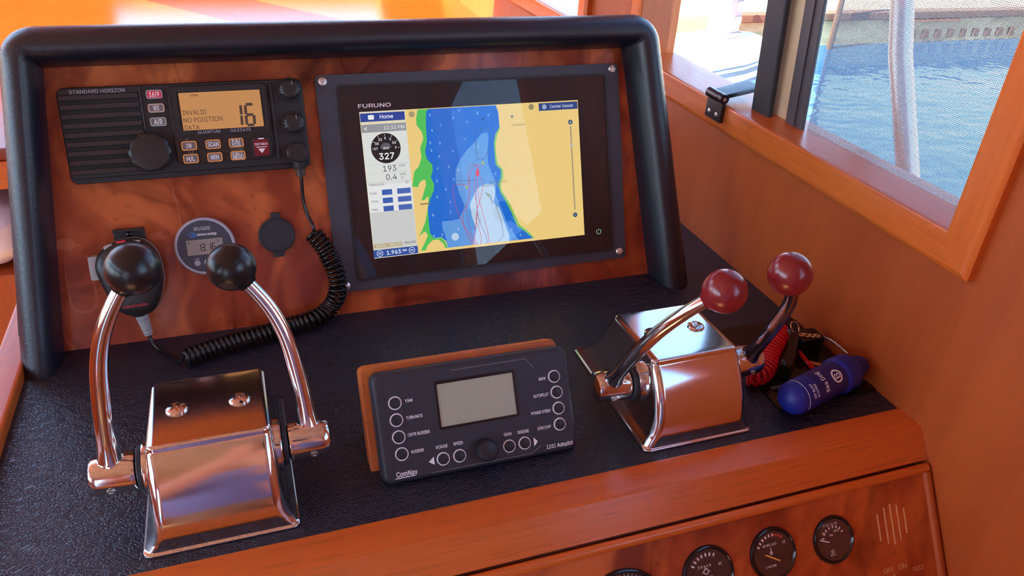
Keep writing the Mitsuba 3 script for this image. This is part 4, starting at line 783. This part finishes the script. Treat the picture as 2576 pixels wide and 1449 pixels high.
# ================================================================ OUTSIDE: water, quay, floating dock, van, stanchion
ZW = -1.6
def wave(p, n, uv): return fbm(p.x * 1.6 + 0.4 * p.y, p.y * 2.6, 0.0, 3) + 0.25 * noise(p.x * 9, p.y * 14, 2.0)
mat('water', {'type': 'twosided', 'bsdf': {'type': 'bumpmap', 'arbitrary': mikit.proc(wave, 4e-3), 'scale': 0.014, 'bsdf': {'type': 'principled', 'base_color': {'type': 'rgb', 'value': lin(14, 58, 98)}, 'roughness': 0.05, 'eta': 1.33}}})
def gravel(p, n, uv):
    return mix(lin(206, 188, 150), lin(168, 142, 104), fbm(p.x * 1.7, p.y * 1.7, p.z * 5, 4))
princ('quay_ground', mikit.proc(gravel), 0.9)
def stone(p, n, uv): return mix(lin(222, 192, 142), lin(140, 112, 74), dr.clip(1.6 * fbm(p.x * 3.0, p.y * 3.0, p.z * 6, 4) - 0.3, 0, 1))
princ('quay_stone', mikit.proc(stone), 0.9)
princ('timber_dark', lin(70, 54, 44), 0.8)
princ('rust', lin(200, 112, 56), 0.7)
princ('dock_grey', lin(130, 132, 130), 0.6)
princ('van_grey', lin(120, 122, 126), 0.4)
princ('foredeck', lin(232, 230, 224), 0.5)
struct('ground', box(-60, 60, 7.5, 60, ZW - .5, -1.31), 'quay_ground', smooth=False)
k = solo('water', quad_z(ZW, -60, 60, -40, 60), 'water', 'calm blue harbour water outside the side window', 'water', smooth=False); labels[k]['kind'] = 'stuff'
qd = np.array([4.0, 0.0]); qd /= np.linalg.norm(qd); qn = np.array([-qd[1], qd[0]])
QM = frame((6.9, 7.14, 0), (qd[0], qd[1], 0), (qn[0], qn[1], 0), (0, 0, 1))
struct('quay', box(-1.75, 14, 0.0, 6.0, ZW - .4, -1.30), 'quay_stone', M=QM, smooth=False)
solo('kerb_beam', box(-1.7, 12, -0.06, 0.12, -1.305, -1.215, 0.01), 'timber_dark', 'long dark timber beam along the edge of the quay across the water', 'beam', M=QM)
solo('rail_strip', box(0.95, 1.75, -0.05, -0.002, -1.345, -1.315, 0.005), 'rust', 'short rusty orange strip below the dark quay beam', 'strip', M=QM)
for i in range(10):
    k = solo('fender_block', box(0.80 + 0.21 * i, 0.88 + 0.21 * i, -0.04, -0.001, -1.55, -1.45, 0.004), 'timber_dark', 'dark wooden block on the face of the quay across the water', 'block', group='blocks along the quay', M=QM)
solo('mooring_post', tube([(6.55, 6.95, ZW - .3), (6.62, 7.0, 0.3)], 0.035, 16), 'timber_dark', 'slim dark mooring post standing in front of the quay', 'post', smooth=40)
dk = thing('floating_dock', 'low white floating dock seen bright through the forward part of the side window', 'dock')
hull = [(-2.0, 3.95), (3.56, 5.50), (4.60, 5.86), (4.95, 6.05), (5.20, 6.35), (5.42, 6.75), (5.40, 7.00), (5.15, 7.12), (4.6, 7.05), (-2.0, 5.1)]
part('deck', poly(hull, 0.24, -1.62), 'white_paint', dk, smooth=20)
gp = sg.Polygon(hull)
for z0, z1, d in ((-1.445, -1.425, .02), (-1.52, -1.485, .025)):
    m = trimesh.creation.extrude_polygon(gp.buffer(d).difference(gp.buffer(-.05)), z1 - z0, engine='earcut'); m.apply_translation((0, 0, z0)); part('rub_rail', m, 'dock_grey', dk, smooth=20)
pd = thing('power_pedestal', 'grey power pedestal standing on the far corner of the white floating dock', 'pedestal')
PD = frame((4.97, 6.84, -1.3795), (0.93, 0.37, 0), (-0.37, 0.93, 0), (0, 0, 1))
part('column', box(-.12, .12, -.10, .10, 0.0, 0.80, 0.02), 'van_grey', pd, PD)
part('foot', box(-.15, .15, -.13, .13, 0.0, 0.05, 0.01), 'dock_grey', pd, PD)
for z_ in (.14, .30): part('outlet_cover', box(-.02, .09, -.125, -.10, z_, z_ + .08, 0.01), 'white_paint', pd, PD)
solo('handrail', tube([(0.62, 0.106, 0.36), (0.60, -0.09, -0.25)], 0.0, 8) if False else tube([(0.66, 0.335, 0.80), (0.60, 0.0700, 0.2480), (0.60, -0.0220, 0.07), (0.60, -0.12, -0.12)], 0.0152, 28), 'steel', 'shiny stainless steel handrail tube slanting past the outside of the side window', 'handrail', smooth=60)
struct('side_deck', box(XR + .05, 0.75, -3, 3.5, -0.62, -0.55), 'foredeck', smooth=False)
struct('foredeck', box(XL, XR + .05, YF + .06, 5.0, -0.30, -0.02), 'foredeck', smooth=False)

# ================================================================ THE PHOTOGRAPHER, who stands behind the camera and shows in the chrome
princ('skin', lin(214, 150, 122), 0.55)
princ('shirt_blue', lin(124, 128, 178), 0.85)
princ('shorts_khaki', lin(150, 120, 96), 0.85)
princ('hair_brown', lin(70, 48, 34), 0.7)
princ('shoe_white', lin(210, 208, 204), 0.6)
princ('eye_dark', lin(30, 24, 22), 0.3)
def bones(chains, edge=0.014, it=14):
    M = m3.Manifold()
    for ch in chains:
        for (p, r), (q, s_) in zip(ch[:-1], ch[1:]):
            M = M + m3.Manifold.hull(m3.Manifold.sphere(r, 24).translate(tuple(p)) + m3.Manifold.sphere(s_, 24).translate(tuple(q)))
    m = mk(M.refine_to_length(edge)); m.merge_vertices(); trimesh.smoothing.filter_taubin(m, iterations=it); return m
def squash(m, f, c): v = np.array(m.vertices); c = np.array(c); m.vertices = (v - c) * np.array(f) + c; return m
ps = thing('person', 'person in blue shirt holding up a phone, seen only reflected in the chrome', 'person')
ox, oy = -0.26, -1.14
def J(x, y, z): return np.array([ox + x, oy + y, z])
RT = np.array([0.9447, -0.3241, 0.0501]); PC = CAM - FWD * 0.018 + RT * 0.045
hl, hr = PC - RT * 0.085 - FWD * 0.02, PC + RT * 0.085 - FWD * 0.02
def finger(base, d1, d2, L, r=0.0085): return [(base, r + .0008), (base + d1 * L * .45, r), (base + d1 * L * .62 + d2 * L * .25, r * .95), (base + d1 * L * .62 + d2 * L * .52, r * .85)]
skin = [[(J(0, 0.02, 0.40), 0.055), (J(0, 0.03, 0.50), 0.052)], [(J(0, 0.02, 0.56), 0.082), (J(0, 0.045, 0.50), 0.060)], [(J(0, 0.0, 0.60), 0.088), (J(0, 0.03, 0.565), 0.080)], [(J(0, 0.105, 0.545), 0.012), (J(0, 0.118, 0.525), 0.014)]]
for s_, h in ((-1, hl), (1, hr)):
    el = J(s_ * 0.235, 0.13, 0.16); wr = h + np.array([s_ * 0.015, -0.05, -0.06])
    skin.append([(J(s_ * 0.20, 0.0, 0.34), 0.048), (el, 0.040), (el + (wr - el) * .3, 0.040), (wr, 0.027)])
    skin.append([(wr, 0.026), (h + np.array([0, -.012, -.012]), 0.024), (h + UP * 0.018 - FWD * .012, 0.018)])
    for j_ in range(4):
        skin.append(finger(h + UP * (0.022 - 0.017 * j_) - FWD * .008 + RT * s_ * .012, FWD * .35 - RT * s_ * .1 + UP * .02, -RT * s_, (0.058, 0.066, 0.063, 0.050)[j_], 0.0075))
    skin.append([(h - UP * 0.02 - FWD * .012, 0.012), (h - UP * 0.004 - FWD * .014 - RT * s_ * .018, 0.010), (h + UP * 0.006 - FWD * .012 - RT * s_ * .036, 0.0085)])
    skin.append([(J(s_ * 0.10, 0.0, -0.55), 0.058), (J(s_ * 0.11, -0.01, -0.66), 0.054), (J(s_ * 0.115, -0.03, -0.97), 0.036), (J(s_ * 0.115, -0.02, -0.99), 0.036)])
    skin.append([(J(s_ * 0.10, 0.0, -0.55), 0.056), (J(s_ * 0.09, 0.0, -0.30), 0.07)])
skin.append([(J(0, 0, -0.25), 0.10), (J(0, 0, 0.30), 0.10), (J(0, 0.02, 0.42), 0.05)])
part('body', bones(skin, 0.010, 10), 'skin', ps, smooth=True)
part('shirt', squash(bones([[(J(-0.09, 0, -0.14), 0.125), (J(-0.11, 0, 0.20), 0.120), (J(-0.10, 0, 0.31), 0.10)], [(J(0.09, 0, -0.14), 0.125), (J(0.11, 0, 0.20), 0.120), (J(0.10, 0, 0.31), 0.10)], [(J(-0.11, 0, 0.2), 0.12), (J(0.11, 0, 0.2), 0.12)], [(J(-0.09, 0, -0.14), 0.125), (J(0.09, 0, -0.14), 0.125)], [(J(-0.10, 0, 0.31), 0.10), (J(0, 0, 0.36), 0.075), (J(0.10, 0, 0.31), 0.10)],
   *[[(J(s_ * 0.15, 0, 0.32), 0.085), (J(s_ * 0.20, 0, 0.33), 0.074), (J(s_ * 0.222, 0.07, 0.24), 0.066)] for s_ in (-1, 1)]], 0.02, 12), (1, 0.95, 1), J(0, 0, 0)), 'shirt_blue', ps, smooth=True)
part('shorts', bones([[(J(-0.085, 0, -0.16), 0.118), (J(-0.095, 0, -0.30), 0.112), (J(-0.105, 0, -0.52), 0.095)], [(J(0.085, 0, -0.16), 0.118), (J(0.095, 0, -0.30), 0.112), (J(0.105, 0, -0.52), 0.095)], [(J(-0.085, 0, -0.16), 0.12), (J(0.085, 0, -0.16), 0.12)]], 0.02, 12), 'shorts_khaki', ps, smooth=True)
part('hair', bones([[(J(0, -0.012, 0.635), 0.088), (J(0, -0.03, 0.58), 0.086)], [(J(0, 0.03, 0.662), 0.055), (J(0, -0.03, 0.655), 0.075)]], 0.012, 8), 'hair_brown', ps, smooth=True)
for s_ in (-1, 1):
    part('eye', xf(trimesh.creation.icosphere(2, 0.010), off(*J(s_ * 0.031, 0.093, 0.570))), 'eye_dark', ps, smooth=True)
    part('ear', xf(trimesh.creation.icosphere(2, 1.0), off(*J(s_ * 0.086, 0.012, 0.548)) @ np.diag([.010, .018, .030, 1])), 'skin', ps, smooth=True)
    part('shoe', bones([[(J(s_ * 0.115, -0.05, -1.005), 0.044), (J(s_ * 0.12, 0.12, -1.012), 0.036)]], 0.015, 6), 'shoe_white', ps, smooth=True)
part('mouth', xf(trimesh.creation.icosphere(2, 1.0), off(*J(0, 0.102, 0.498)) @ np.diag([.022, .006, .005, 1])), 'knob_red', ps, smooth=True)
PM = frame(PC, RT, UP, -FWD)
solo('phone', xf(slab(0.148, 0.072, 0.008, 0.010, 0.002, 6, True), PM), 'black_gloss', 'black phone held up in both hands by the person reflected in the chrome', 'phone')
